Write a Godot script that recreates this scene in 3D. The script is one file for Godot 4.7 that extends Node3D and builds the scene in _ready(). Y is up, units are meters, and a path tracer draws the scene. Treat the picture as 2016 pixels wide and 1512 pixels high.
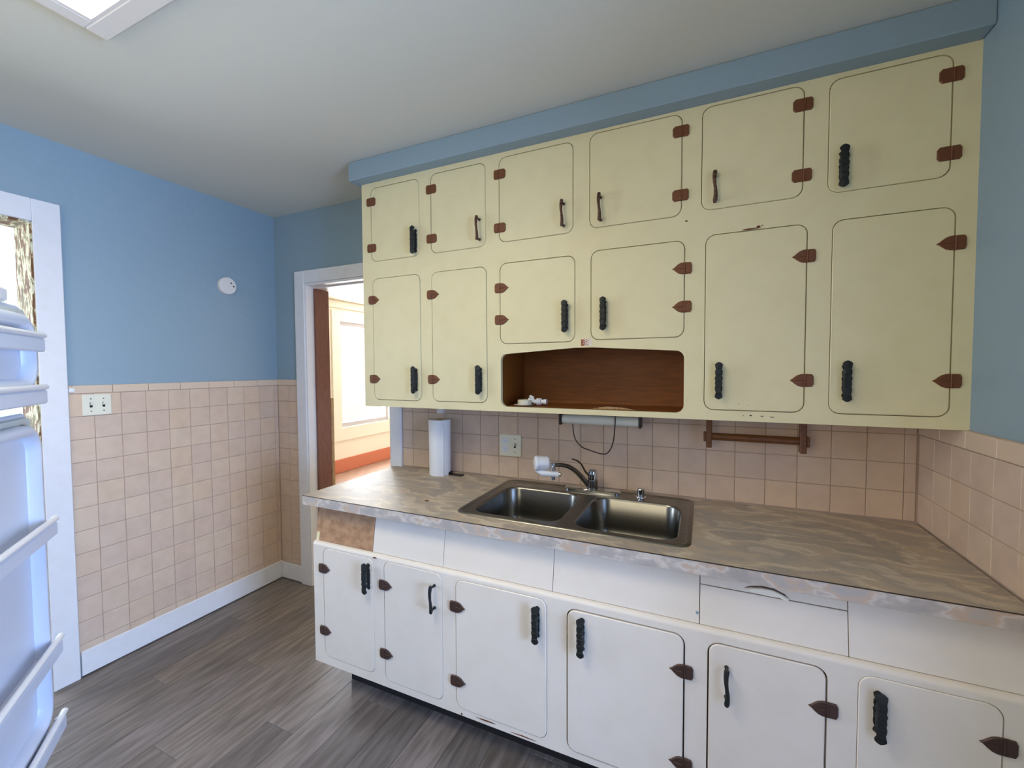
extends Node3D
# A kitchen with painted built-in cabinets, pink wall tiles and a steel sink.
# x runs right along the sink wall (z = 0), y up, z towards the room; metres.

const XL := -2.576   # left wall
const XR := 0.8815   # right wall
const ZR := 3.45     # rear wall, behind the camera
const HC := 2.524    # ceiling
const ZU := 0.310    # face of the upper cabinets
const ZL := 0.655    # face of the base cabinets
const YC := 0.893    # countertop
const ZC := 0.667    # front edge of the countertop
const TH := 0.14     # wall thickness

var M := {}
var used := {}
var cache := {}
var X := Transform3D()   # applied to every point that goes into a SurfaceTool
var rng := RandomNumberGenerator.new()


func _ready():
	rng.seed = 7
	# ---- camera
	var cam := Camera3D.new()
	cam.name = "camera"
	cam.fov = 84.1737
	cam.near = 0.02
	cam.far = 200.0
	add_child(cam)
	cam.transform = Transform3D(Basis(Vector3(0.912532, -0.005240, -0.408972), Vector3(-0.010705, 0.999269, -0.036689), Vector3(0.408865, 0.037858, 0.911809)), Vector3(0.1416, 1.4781, 2.0461))
	cam.current = true
	# ---- sky, exposure
	var we := WorldEnvironment.new()
	we.name = "world_environment"
	var env := Environment.new()
	var sky := Sky.new()
	var sm := ProceduralSkyMaterial.new()
	sm.sky_top_color = Color(0.55, 0.68, 0.9)
	sm.sky_horizon_color = Color(0.86, 0.91, 0.97)
	sm.ground_bottom_color = Color(0.42, 0.44, 0.36)
	sm.ground_horizon_color = Color(0.7, 0.74, 0.66)
	sky.sky_material = sm
	env.sky = sky
	env.background_mode = Environment.BG_SKY
	env.background_energy_multiplier = 1.6
	env.tonemap_mode = Environment.TONE_MAPPER_LINEAR
	env.tonemap_exposure = 0.91
	env.sdfgi_enabled = true
	env.ssao_enabled = true
	env.ssil_enabled = true
	we.environment = env
	add_child(we)
	# ---- daylight in the openings (place, size, direction it shines, colour, energy)
	daylight("rear_window_daylight", Vector3(-0.95, 1.72, ZR - 0.03), Vector2(1.0, 1.1), Vector3(0, 0, -1), Color(1.0, 0.93, 0.76), 2.4)
	daylight("side_room_daylight", Vector3(2.96, 1.15, 2.10), Vector2(1.5, 1.3), Vector3(-1, 0, 0), Color(0.64, 0.78, 1.0), 25.0)
	daylight("porch_daylight", Vector3(-4.25, 1.5, 2.0), Vector2(1.4, 1.6), Vector3(1, 0, 0), Color(0.88, 0.93, 1.0), 9.0)
	daylight("next_room_daylight", Vector3(-4.70, 1.39, -2.97), Vector2(0.96, 1.5), Vector3(1, 0, 0), Color(0.95, 0.97, 1.0), 26.0)
	daylight("skylight_daylight", Vector3(-1.08, HC + 0.27, 1.80), Vector2(0.8, 0.8), Vector3(0, -1, 0), Color(1.0, 0.97, 0.86), 2.9)
	materials()
	shell()
	adjoining()
	tiles()
	upper_cabinet()
	base_cabinet()
	counter_and_sink()
	small_things()
	fridge()


func daylight(called: String, at: Vector3, size: Vector2, to: Vector3, c: Color, e: float):
	var l := AreaLight3D.new()
	l.name = called
	l.area_size = size
	l.light_color = c
	l.light_energy = e
	l.shadow_enabled = true
	l.area_range = 14.0
	l.area_attenuation = 2.0
	add_child(l)
	l.position = at
	l.basis = Basis.looking_at(to, Vector3.RIGHT if absf(to.y) > 0.9 else Vector3.UP)


# ------------------------------------------------------------------ helpers
func numbered(n: String) -> String:
	if not used.has(n):
		used[n] = 0
		return n
	used[n] += 1
	return "%s_%03d" % [n, used[n]]


func tag(o: Node, label: String, category := "", group := "", kind := ""):
	o.set_meta("label", label)
	if category:
		o.set_meta("category", category)
	if group:
		o.set_meta("group", group)
	if kind:
		o.set_meta("kind", kind)
	return o


func thing(called: String, label: String, category: String, at := Vector3.ZERO, group := "") -> Node3D:
	var o := Node3D.new()
	o.name = numbered(called)
	add_child(o)
	o.position = at
	tag(o, label, category, group)
	return o


func mesh_of(st: SurfaceTool) -> ArrayMesh:
	st.generate_normals()
	return st.commit()


func put(called: String, mesh: Mesh, m: Material, parent: Node = null, at := Vector3.ZERO, b := Basis()) -> MeshInstance3D:
	var o := MeshInstance3D.new()
	o.mesh = mesh
	o.material_override = m
	if parent == null:
		parent = self
		o.name = numbered(called)
	else:
		var k := "%d/%s" % [parent.get_instance_id(), called]
		if not used.has(k):
			used[k] = 0
			o.name = called
		else:
			used[k] += 1
			o.name = "%s_%03d" % [called, used[k]]
	parent.add_child(o, true)
	o.transform = Transform3D(b, at)
	return o


func obj(called: String, st: SurfaceTool, m: Material, parent: Node = null, at := Vector3.ZERO, b := Basis()) -> MeshInstance3D:
	return put(called, mesh_of(st), m, parent, at, b)


func struct(called: String, st: SurfaceTool, m: Material, label: String, category := "") -> MeshInstance3D:
	var o := obj(called, st, m)
	tag(o, label, category, "", "structure")
	return o


func sts() -> SurfaceTool:
	var st := SurfaceTool.new()
	st.begin(Mesh.PRIMITIVE_TRIANGLES)
	st.set_smooth_group(-1)
	return st


func tri(st: SurfaceTool, a: Vector3, b: Vector3, c: Vector3):   # counter-clockwise seen from outside
	st.add_vertex(X * a)
	st.add_vertex(X * c)
	st.add_vertex(X * b)


func quad(st: SurfaceTool, a: Vector3, b: Vector3, c: Vector3, d: Vector3):
	tri(st, a, b, c)
	tri(st, a, c, d)


func away(st: SurfaceTool, pts: Array, centre: Vector3):   # a flat convex face, turned to look away from centre
	var n: Vector3 = (pts[1] - pts[0]).cross(pts[2] - pts[0])
	var mid := Vector3.ZERO
	for p in pts:
		mid += p
	mid /= pts.size()
	if n.dot(mid - centre) < 0.0:
		pts = pts.duplicate()
		pts.reverse()
	for i in range(1, pts.size() - 1):
		tri(st, pts[0], pts[i], pts[i + 1])


func box(st: SurfaceTool, lo: Vector3, hi: Vector3, b := 0.0):
	var c := (lo + hi) / 2.0
	var h := (hi - lo) / 2.0
	b = minf(b, minf(h.x, minf(h.y, h.z)) * 0.9)
	for a in 3:
		var u := (a + 1) % 3
		var v := (a + 2) % 3
		for s in [-1.0, 1.0]:
			var f := []
			for q in [[-1, -1], [1, -1], [1, 1], [-1, 1]]:
				var p := Vector3.ZERO
				p[a] = s * h[a]
				p[u] = q[0] * (h[u] - b)
				p[v] = q[1] * (h[v] - b)
				f.append(c + p)
			away(st, f, c)
	if b <= 0.0:
		return
	for a in 3:
		var u := (a + 1) % 3
		var v := (a + 2) % 3
		for su in [-1.0, 1.0]:
			for sv in [-1.0, 1.0]:
				var f := []
				for q in [[-1, 0], [1, 0], [1, 1], [-1, 1]]:
					var p := Vector3.ZERO
					p[a] = q[0] * (h[a] - b)
					p[u] = su * (h[u] - (b if q[1] == 0 else 0.0))
					p[v] = sv * (h[v] - (0.0 if q[1] == 0 else b))
					f.append(c + p)
				away(st, f, c)
	for sx in [-1.0, 1.0]:
		for sy in [-1.0, 1.0]:
			for sz in [-1.0, 1.0]:
				var k := Vector3(sx * h.x, sy * h.y, sz * h.z)
				away(st, [c + k - Vector3(0, sy * b, sz * b), c + k - Vector3(sx * b, 0, sz * b), c + k - Vector3(sx * b, sy * b, 0)], c)


func boxed(lo: Vector3, hi: Vector3, b := 0.0) -> SurfaceTool:
	var st := sts()
	box(st, lo, hi, b)
	return st


func box_mesh(size: Vector3, b: float) -> ArrayMesh:   # shared
	var key := "%.4f %.4f %.4f %.4f" % [size.x, size.y, size.z, b]
	if not cache.has(key):
		cache[key] = mesh_of(boxed(-size / 2.0, size / 2.0, b))
	return cache[key]


func rr(x0: float, y0: float, x1: float, y1: float, r: float, n := 6) -> PackedVector2Array:   # rounded rectangle, counter-clockwise
	var out := PackedVector2Array()
	var cs := [Vector2(x1 - r, y1 - r), Vector2(x0 + r, y1 - r), Vector2(x0 + r, y0 + r), Vector2(x1 - r, y0 + r)]
	for k in 4:
		for i in n + 1:
			out.append(cs[k] + Vector2.from_angle(PI / 2 * (k + float(i) / n)) * r)
	return out


func flat(st: SurfaceTool, poly: PackedVector2Array, z: float, front := true):   # a flat polygon at z
	var t := Geometry2D.triangulate_polygon(poly)
	for i in range(0, t.size(), 3):
		var a := poly[t[i]]
		var b := poly[t[i + 1]]
		var c := poly[t[i + 2]]
		if ((b - a).cross(c - a) < 0.0) == front:
			var s := b
			b = c
			c = s
		tri(st, Vector3(a.x, a.y, z), Vector3(b.x, b.y, z), Vector3(c.x, c.y, z))


func wallring(st: SurfaceTool, a: PackedVector2Array, za: float, b: PackedVector2Array, zb: float, inward := false):   # joins two outlines of equal count
	var n := a.size()
	for i in n:
		var j := (i + 1) % n
		var p := [Vector3(a[i].x, a[i].y, za), Vector3(a[j].x, a[j].y, za), Vector3(b[j].x, b[j].y, zb), Vector3(b[i].x, b[i].y, zb)]
		if inward:
			p.reverse()
		quad(st, p[0], p[1], p[2], p[3])


func slab(st: SurfaceTool, lo: Vector2, hi: Vector2, r: float, z0: float, z1: float, b: float):   # door with rounded corners and an eased front edge
	var o := rr(lo.x, lo.y, hi.x, hi.y, r)
	var f := rr(lo.x + b, lo.y + b, hi.x - b, hi.y - b, maxf(r - b, 0.001))
	st.set_smooth_group(1)
	wallring(st, o, z0, o, z1 - b)
	st.set_smooth_group(2)
	wallring(st, o, z1 - b, f, z1)
	st.set_smooth_group(-1)
	flat(st, f, z1)
	flat(st, o, z0, false)


func extrude(st: SurfaceTool, poly: PackedVector2Array, z0: float, z1: float, k := 1.0):   # k < 1: the front is drawn in towards the middle, as a bevel
	if Geometry2D.is_polygon_clockwise(poly):
		poly.reverse()
	var mid := Vector2.ZERO
	for p in poly:
		mid += p / poly.size()
	var f := PackedVector2Array()
	for p in poly:
		f.append(mid + (p - mid) * k)
	var zb := z1 if k == 1.0 else lerpf(z0, z1, 0.5)
	wallring(st, poly, z0, poly, zb)
	if k != 1.0:
		wallring(st, poly, zb, f, z1)
	flat(st, f, z1)
	flat(st, poly, z0, false)


func ring_cell(st: SurfaceTool, lo: Vector2, hi: Vector2, hole: PackedVector2Array, z: float):   # a rectangle with one hole (counter-clockwise), split in four
	var cor := [lo, Vector2(hi.x, lo.y), hi, Vector2(lo.x, hi.y)]
	var hl := hole[0]
	var hh := hole[0]
	for p in hole:
		hl = hl.min(p)
		hh = hh.max(p)
	var at := []
	for s in [Vector2(-1, -1), Vector2(1, -1), Vector2(1, 1), Vector2(-1, 1)]:
		var best := 0
		var most := -9.0
		for i in hole.size():
			var q: Vector2 = (hole[i] - (hl + hh) / 2.0) / (hh - hl) * s
			if minf(q.x, q.y) * 3.0 + q.x + q.y > most:
				most = minf(q.x, q.y) * 3.0 + q.x + q.y
				best = i
		at.append(best)
	for k in 4:
		var poly := PackedVector2Array([cor[k], cor[(k + 1) % 4]])
		var i: int = at[(k + 1) % 4]
		while true:
			poly.append(hole[i])
			if i == at[k]:
				break
			i = (i - 1 + hole.size()) % hole.size()
		flat(st, poly, z)


func tube(st: SurfaceTool, pts: Array, r: Array, seg := 10, flatten := 1.0, caps := true):   # a swept round bar; r holds one radius per point
	var rings := []
	var up := Vector3.UP
	for i in pts.size():
		var d: Vector3 = (pts[mini(i + 1, pts.size() - 1)] - pts[maxi(i - 1, 0)]).normalized()
		if i == 0 and absf(d.dot(up)) > 0.9:
			up = Vector3.RIGHT
		var side := d.cross(up).normalized()
		up = side.cross(d).normalized()
		var ring := []
		for k in seg:
			var a := TAU * k / seg
			ring.append(pts[i] + (side * cos(a) + up * sin(a) * flatten) * r[mini(i, r.size() - 1)])
		rings.append(ring)
	st.set_smooth_group(1)
	for i in rings.size() - 1:
		for k in seg:
			var k2 := (k + 1) % seg
			quad(st, rings[i][k2], rings[i][k], rings[i + 1][k], rings[i + 1][k2])
	st.set_smooth_group(-1)
	if caps:
		away(st, rings[0], pts[1])
		away(st, rings[-1], pts[-2])


func lathe(st: SurfaceTool, prof: Array, seg := 24):   # prof: Vector2(radius, height), bottom to top, round the y axis
	st.set_smooth_group(1)
	for i in prof.size() - 1:
		st.set_smooth_group(i + 1)
		var a: Vector2 = prof[i]
		var b: Vector2 = prof[i + 1]
		for k in seg:
			var t := TAU * k / seg
			var u := TAU * (k + 1) / seg
			var p := [Vector3(a.x * sin(t), a.y, a.x * cos(t)), Vector3(a.x * sin(u), a.y, a.x * cos(u)), Vector3(b.x * sin(u), b.y, b.x * cos(u)), Vector3(b.x * sin(t), b.y, b.x * cos(t))]
			if a.x > 0.0:
				tri(st, p[0], p[1], p[2])
			if b.x > 0.0:
				tri(st, p[0], p[2], p[3])
	st.set_smooth_group(-1)


func rings(st: SurfaceTool, list: Array, inward := false):   # joins a list of [outline, height] in the x-z plane; outlines counter-clockwise in (x, -z)
	st.set_smooth_group(1)
	for i in list.size() - 1:
		var a: PackedVector2Array = list[i][0]
		var b: PackedVector2Array = list[i + 1][0]
		for k in a.size():
			var j := (k + 1) % a.size()
			var p := [Vector3(a[k].x, list[i][1], a[k].y), Vector3(a[j].x, list[i][1], a[j].y), Vector3(b[j].x, list[i + 1][1], b[j].y), Vector3(b[k].x, list[i + 1][1], b[k].y)]
			if not inward:
				p.reverse()
			quad(st, p[0], p[1], p[2], p[3])
	st.set_smooth_group(-1)


# ------------------------------------------------------------------ materials
func mat(called: String, c: Color, rough := 0.6, metal := 0.0) -> StandardMaterial3D:
	var m := StandardMaterial3D.new()
	m.resource_name = called
	m.albedo_color = c
	m.roughness = rough
	m.metallic = metal
	M[called] = m
	return m


func noise(freq: float, oct: int, ramp: Array, sd := 1, size := 512, warp := 0.0, type := FastNoiseLite.TYPE_SIMPLEX_SMOOTH) -> NoiseTexture2D:
	var f := FastNoiseLite.new()
	f.noise_type = type
	f.seed = sd
	f.frequency = freq
	f.fractal_octaves = oct
	if warp > 0.0:
		f.domain_warp_enabled = true
		f.domain_warp_amplitude = warp
		f.domain_warp_frequency = freq * 0.7
		f.domain_warp_fractal_octaves = 3
	var t := NoiseTexture2D.new()
	t.width = size
	t.height = size
	t.seamless = true
	t.noise = f
	if ramp.size():
		var g := Gradient.new()
		var os := PackedFloat32Array()
		var cs := PackedColorArray()
		for r in ramp:
			os.append(r[0])
			cs.append(r[1])
		g.offsets = os
		g.colors = cs
		t.color_ramp = g
	return t


func bump(m: StandardMaterial3D, freq: float, strength: float, scale: float, sd := 3):
	var t := noise(freq, 3, [], sd, 256)
	t.as_normal_map = true
	t.bump_strength = strength
	m.normal_enabled = true
	m.normal_texture = t
	m.normal_scale = 0.5
	m.uv1_triplanar = true
	m.uv1_world_triplanar = true
	m.uv1_scale = Vector3.ONE * scale


func tex(m: StandardMaterial3D, t: Texture2D, scale: Vector3, world := true, off := Vector3.ZERO):
	m.albedo_texture = t
	m.uv1_triplanar = true
	m.uv1_world_triplanar = world
	m.uv1_scale = scale
	m.uv1_offset = off


func c8(r: int, g: int, b: int) -> Color:
	return Color8(r, g, b)


func materials():
	bump(mat("blue", c8(139, 160, 172), 0.5), 0.03, 1.0, 2.0)
	bump(mat("ceiling", c8(208, 206, 194), 0.85), 0.05, 0.3, 2.0)
	var wear := noise(0.012, 4, [[0.0, c8(250, 249, 246)], [0.5, c8(253, 253, 252)], [1.0, c8(255, 255, 255)]], 11)
	tex(mat("cream", c8(229, 217, 174), 0.42), wear, Vector3(1.3, 1.3, 1.3))
	tex(mat("white_paint", c8(236, 225, 212), 0.4), wear, Vector3(1.1, 1.1, 1.1))
	tex(mat("trim_white", c8(226, 224, 226), 0.45), wear, Vector3(2, 2, 2))
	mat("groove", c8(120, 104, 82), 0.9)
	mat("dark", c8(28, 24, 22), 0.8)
	mat("bronze", c8(112, 66, 38), 0.5, 0.2)
	mat("bronze_dark", c8(76, 54, 46), 0.5, 0.25)
	mat("iron", c8(34, 36, 34), 0.55, 0.25)
	tex(mat("pull_bronze", c8(132, 92, 68), 0.45, 0.3), noise(0.05, 2, [[0.2, c8(60, 60, 60)], [0.8, c8(255, 255, 255)]], 4, 128), Vector3(20, 20, 20))
	mat("chrome", c8(205, 208, 212), 0.12, 1.0)
	mat("chrome_dark", c8(120, 112, 108), 0.25, 1.0)
	var brush := noise(0.02, 2, [[0.0, c8(196, 196, 196)], [1.0, c8(255, 255, 255)]], 21, 256)
	tex(mat("steel", c8(150, 146, 138), 0.3, 1.0), brush, Vector3(2, 30, 30))
	mat("steel_bowl", c8(136, 134, 128), 0.26, 1.0)
	mat("ivory", c8(226, 221, 200), 0.35)
	mat("plastic_white", c8(232, 234, 240), 0.25)
	mat("fixture_white", c8(222, 216, 210), 0.5)
	mat("diffuser", c8(226, 226, 214), 0.4)
	mat("black_plastic", c8(22, 20, 20), 0.4)
	mat("cord", c8(40, 20, 18), 0.5)
	mat("paper", c8(236, 236, 238), 0.95)
	# wood
	var grain := [[0.0, c8(150, 150, 150)], [0.45, c8(215, 215, 215)], [1.0, c8(255, 255, 255)]]
	var gt := noise(0.02, 4, grain, 5, 512)
	var soft := noise(0.02, 4, [[0.0, c8(212, 212, 212)], [0.5, c8(235, 235, 235)], [1.0, c8(255, 255, 255)]], 5, 512)
	tex(mat("niche_wood", c8(142, 80, 18), 0.6), soft, Vector3(0.7, 6, 6))
	tex(mat("bare_board", c8(190, 150, 114), 0.7), noise(0.012, 4, [[0.1, c8(205, 192, 180)], [0.5, c8(235, 228, 222)], [0.9, c8(255, 252, 248)]], 9, 512), Vector3(3, 4, 3))
	tex(mat("bar_wood", c8(128, 76, 34), 0.45), gt, Vector3(2, 20, 20))
	tex(mat("jamb_brown", c8(132, 86, 70), 0.6), soft, Vector3(8, 1, 8))
	tex(mat("raw_wood", c8(206, 168, 118), 0.7), gt, Vector3(14, 1.5, 14))
	var peel := noise(0.03, 4, [[0.0, c8(96, 60, 34)], [0.42, c8(120, 84, 50)], [0.47, c8(205, 196, 160)], [0.62, c8(222, 218, 190)], [0.66, c8(150, 140, 100)], [1.0, c8(84, 60, 40)]], 14, 256, 30.0)
	tex(mat("peeling", c8(255, 255, 255), 0.8), peel, Vector3(2.4, 0.9, 2.4))
	# floor: grain along z, several tones
	var fg := noise(0.022, 5, [[0.0, c8(172, 168, 164)], [0.35, c8(200, 196, 193)], [0.6, c8(222, 219, 217)], [1.0, c8(248, 246, 245)]], 31, 1024)
	var fr := noise(0.03, 3, [[0.0, c8(120, 120, 120)], [1.0, c8(200, 200, 200)]], 32, 256)
	var tones := [c8(140, 131, 126), c8(130, 122, 118), c8(147, 138, 134), c8(124, 117, 114), c8(135, 127, 125), c8(142, 132, 124)]
	for i in 6:
		var fm := mat("plank%d" % i, tones[i], 0.42)
		tex(fm, fg, Vector3(1.5, 1.5, 0.17), false, Vector3(0.37 * i, 0.21 * i, 0.61 * i))
		fm.roughness_texture = fr
		fm.roughness = 0.6
	mat("floor_under", c8(50, 46, 44), 0.9)
	# tiles
	var tt := noise(0.02, 3, [[0.0, c8(243, 241, 240)], [0.5, c8(250, 249, 248)], [1.0, c8(255, 255, 255)]], 41, 256)
	var tones2 := [c8(211, 186, 164), c8(209, 184, 163), c8(213, 189, 166), c8(208, 184, 164), c8(212, 186, 161)]
	for i in 5:
		tex(mat("tile%d" % i, tones2[i], 0.42), tt, Vector3(2, 2, 2))
	mat("grout", c8(188, 165, 150), 0.9)
	mat("cap_tile", c8(212, 189, 166), 0.34)
	# marble-look laminate
	var mt := noise(0.0035, 4, [[0.0, c8(170, 160, 152)], [0.25, c8(184, 174, 164)], [0.36, c8(168, 162, 160)], [0.44, c8(194, 184, 172)], [0.50, c8(212, 206, 196)], [0.54, c8(194, 180, 164)], [0.62, c8(184, 176, 168)], [0.75, c8(172, 166, 164)], [0.86, c8(206, 198, 188)], [1.0, c8(176, 160, 148)]], 52, 1024, 120.0)
	var lam := mat("laminate", c8(248, 240, 228), 0.48)
	tex(lam, mt, Vector3(0.6, 1.2, 1.2))
	lam.metallic_specular = 0.32
	var et := noise(0.006, 4, [[0.0, c8(178, 174, 174)], [0.30, c8(188, 184, 182)], [0.40, c8(198, 192, 188)], [0.49, c8(226, 222, 218)], [0.54, c8(214, 200, 188)], [0.60, c8(210, 190, 172)], [0.68, c8(200, 192, 186)], [0.80, c8(190, 188, 188)], [1.0, c8(214, 206, 198)]], 77, 1024, 40.0)
	tex(mat("edge", c8(240, 234, 228), 0.4), et, Vector3(1.0, 1.7, 1.7))
	mat("seam", c8(58, 48, 42), 0.7)
	# the rooms beyond
	mat("next_wall", c8(248, 241, 224), 0.8)
	mat("next_trim", c8(248, 240, 224), 0.6)
	tex(mat("next_floor", c8(208, 174, 154), 0.35), gt, Vector3(6, 6, 0.5))
	mat("red_base", c8(212, 124, 92), 0.5)
	mat("sash", c8(190, 186, 190), 0.4)
	mat("porch", c8(240, 242, 236), 0.8)
	mat("frost", c8(236, 234, 240), 0.4)
	var g := mat("glass", Color(1, 1, 1, 0.08), 0.05)
	g.transparency = BaseMaterial3D.TRANSPARENCY_ALPHA
	var e := mat("skylight_glow", c8(240, 238, 244), 0.5)
	e.emission_enabled = true
	e.emission = c8(236, 232, 244)
	e.emission_energy_multiplier = 0.55
	mat("fridge", c8(216, 224, 242), 0.3)
	mat("gasket", c8(206, 212, 210), 0.5)


# ------------------------------------------------------------------ the room
func holed(st: SurfaceTool, lo: Vector3, hi: Vector3, axis: int, a0: float, a1: float, b0: float, b1: float):
	# a wall box with one opening; the opening runs a0..a1 along axis and b0..b1 along the remaining direction (y, or z for a ceiling)
	var v := 1 if axis != 1 else 2
	var other := v
	for q in [[lo[axis], a0, lo[other], hi[other]], [a1, hi[axis], lo[other], hi[other]], [a0, a1, lo[other], b0], [a0, a1, b1, hi[other]]]:
		if q[1] - q[0] < 0.001 or q[3] - q[2] < 0.001:
			continue
		var l := lo
		var h := hi
		l[axis] = q[0]
		h[axis] = q[1]
		l[other] = q[2]
		h[other] = q[3]
		box(st, l, h)


func shell():
	# floor and its planks
	var fl := struct("floor", boxed(Vector3(XL - TH, -0.10, -TH), Vector3(XR + TH, -0.006, ZR + TH)), M.floor_under, "kitchen floor of dark grey-brown wood-look planks")
	var w := 0.152
	var x := XL
	var col := 0
	while x < XR:
		var x1 := minf(x + w, XR)
		var z := -0.62 + fposmod(col * 0.47, 1.2) - 0.6
		while z < ZR:
			var a := maxf(z, 0.0)
			var b := minf(z + 1.22, ZR)
			if b > a + 0.02:
				var size := Vector3(x1 - x - 0.0012, 0.006, b - a - 0.0012)
				put("plank", box_mesh(size, 0.0008), M["plank%d" % rng.randi_range(0, 5)], fl, Vector3((x + x1) / 2, -0.003, (a + b) / 2))
			z += 1.22
		x += w
		col += 1
	# ceiling with the skylight opening
	var st := sts()
	holed2(st, Vector3(XL - TH, HC, -TH), Vector3(XR + TH, HC + 0.12, ZR + TH), -1.515, -0.65, 1.364, 2.25)
	struct("ceiling", st, M.ceiling, "flat off-white plaster kitchen ceiling")
	# walls
	st = sts()
	holed(st, Vector3(XL - TH, 0, -TH), Vector3(XL, HC, ZR + TH), 2, 1.18, 2.04, 0.0, 2.13)
	struct("wall_left", st, M.blue, "left wall, blue paint above pink square tiles")
	st = sts()
	holed(st, Vector3(XL, 0, -TH), Vector3(XR, HC, 0), 0, -2.275, -1.575, 0.0, 2.042)
	struct("wall_back", st, M.blue, "back wall behind the sink, blue paint above pink tiles")
	st = sts()
	holed(st, Vector3(XR, 0, -TH), Vector3(XR + TH, HC, ZR + TH), 2, 1.2, 2.25, 0.0, 2.06)
	struct("wall_right", st, M.blue, "right wall, blue paint above a pink tile wainscot")
	st = sts()
	holed(st, Vector3(XL, 0, ZR), Vector3(XR, HC, ZR + TH), 0, -1.48, -0.42, 1.14, 2.30)
	struct("wall_rear", st, M.blue, "blue rear wall behind the camera")
	# soffit over the cabinets
	st = boxed(Vector3(-1.515, 2.432, 0.0), Vector3(XR, HC, 0.377), 0.004)
	struct("trim_1", st, M.blue, "blue painted soffit box above the upper cabinets")
	# doorway in the left wall
	var d1 := Node3D.new()
	d1.name = "door_1"
	add_child(d1)
	tag(d1, "white casing of the doorway in the left wall, with peeling jamb", "doorway", "", "structure")
	st = sts()
	box(st, Vector3(XL, 0, 1.085), Vector3(XL + 0.02, 2.235, 1.178), 0.003)
	obj("casing_side", st, M.trim_white, d1)
	st = sts()
	box(st, Vector3(XL, 2.135, 1.178), Vector3(XL + 0.02, 2.235, 2.042), 0.003)
	obj("casing_head", st, M.trim_white, d1)
	st = sts()
	box(st, Vector3(XL, 0, 2.042), Vector3(XL + 0.02, 2.235, 2.135), 0.003)
	obj("casing_side", st, M.trim_white, d1)
	st = sts()
	box(st, Vector3(XL - TH, 0, 1.172), Vector3(XL + 0.012, 2.13, 1.186))
	box(st, Vector3(XL - TH, 2.124, 1.186), Vector3(XL + 0.012, 2.136, 2.04))
	box(st, Vector3(XL - TH, 0, 2.034), Vector3(XL + 0.012, 2.13, 2.046))
	obj("jamb", st, M.peeling, d1)
	st = sts()
	box(st, Vector3(XL - TH - 0.02, 0, 1.10), Vector3(XL - TH, 2.2, 1.176), 0.003)
	obj("outer_casing", st, M.porch, d1)
	# doorway in the back wall
	var d2 := Node3D.new()
	d2.name = "door_2"
	add_child(d2)
	tag(d2, "white casing of the doorway in the back wall beside the cabinets", "doorway", "", "structure")
	st = boxed(Vector3(-2.365, 0, 0), Vector3(-2.278, 2.128, 0.02), 0.003)
	obj("casing_side", st, M.trim_white, d2)
	st = boxed(Vector3(-2.278, 2.046, 0), Vector3(-1.572, 2.128, 0.02), 0.003)
	obj("casing_head", st, M.trim_white, d2)
	st = boxed(Vector3(-1.572, 0, 0), Vector3(-1.492, 2.128, 0.02), 0.003)
	obj("casing_side", st, M.trim_white, d2)
	st = sts()
	box(st, Vector3(-2.285, 0, -0.05), Vector3(-2.268, 2.045, 0.012))
	box(st, Vector3(-2.268, 2.030, -0.05), Vector3(-1.58, 2.045, 0.012))
	box(st, Vector3(-2.268, 2.020, -0.14), Vector3(-1.58, 2.032, -0.05))
	box(st, Vector3(-1.582, 0, -0.14), Vector3(-1.57, 2.045, 0.012))
	obj("jamb", st, M.trim_white, d2)
	st = boxed(Vector3(-2.285, 0, -0.165), Vector3(-2.252, 2.02, -0.05), 0.002)
	obj("door_stop", st, M.jamb_brown, d2).set_meta("label", "bare brown wood half of the jamb")
	st = boxed(Vector3(-2.285, 0, -0.19), Vector3(-2.252, 1.27, -0.166), 0.002)
	obj("raw_strip", st, M.raw_wood, d2).set_meta("label", "short strip of raw pale wood")
	# baseboards, with a worn lower edge
	st = boxed(Vector3(XL, 0.006, 0.0), Vector3(XL + 0.015, 0.125, 1.078), 0.003)
	struct("baseboard_left", st, M.trim_white, "white baseboard under the tiles of the left wall")
	st = boxed(Vector3(XL + 0.015, 0.006, 0.0), Vector3(-2.365, 0.118, 0.015), 0.003)
	struct("baseboard_back", st, M.trim_white, "short white baseboard left of the back doorway")
	# skylight: a shaft with a white frame on the ceiling
	var w4 := Node3D.new()
	w4.name = "window_4"
	add_child(w4)
	tag(w4, "white framed square skylight in the kitchen ceiling", "skylight", "", "structure")
	st = sts()
	var fo := [-1.562, -0.60, 1.312, 2.30]
	box(st, Vector3(fo[0], HC - 0.022, fo[2]), Vector3(fo[1], HC, 1.368), 0.004)
	box(st, Vector3(fo[0], HC - 0.022, 2.246), Vector3(fo[1], HC, fo[3]), 0.004)
	box(st, Vector3(fo[0], HC - 0.022, 1.368), Vector3(-1.511, HC, 2.246), 0.004)
	box(st, Vector3(-0.654, HC - 0.022, 1.368), Vector3(fo[1], HC, 2.246), 0.004)
	obj("frame", st, M.fixture_white, w4)
	st = sts()
	box(st, Vector3(-1.511, HC - 0.02, 1.368), Vector3(-1.503, HC + 0.285, 2.246))
	box(st, Vector3(-0.662, HC - 0.02, 1.368), Vector3(-0.654, HC + 0.285, 2.246))
	box(st, Vector3(-1.503, HC - 0.02, 1.368), Vector3(-0.662, HC + 0.285, 1.376))
	box(st, Vector3(-1.503, HC - 0.02, 2.238), Vector3(-0.662, HC + 0.285, 2.246))
	obj("shaft", st, M.fixture_white, w4)
	st = boxed(Vector3(-1.53, HC + 0.285, 1.35), Vector3(-0.64, HC + 0.295, 2.26))
	obj("pane", st, M.skylight_glow, w4)
	window_frame("window_2", Vector3(-1.48, 1.14, ZR), Vector3(-0.42, 2.30, ZR + TH), 0, "rear window over the kitchen, out of the picture")
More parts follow.
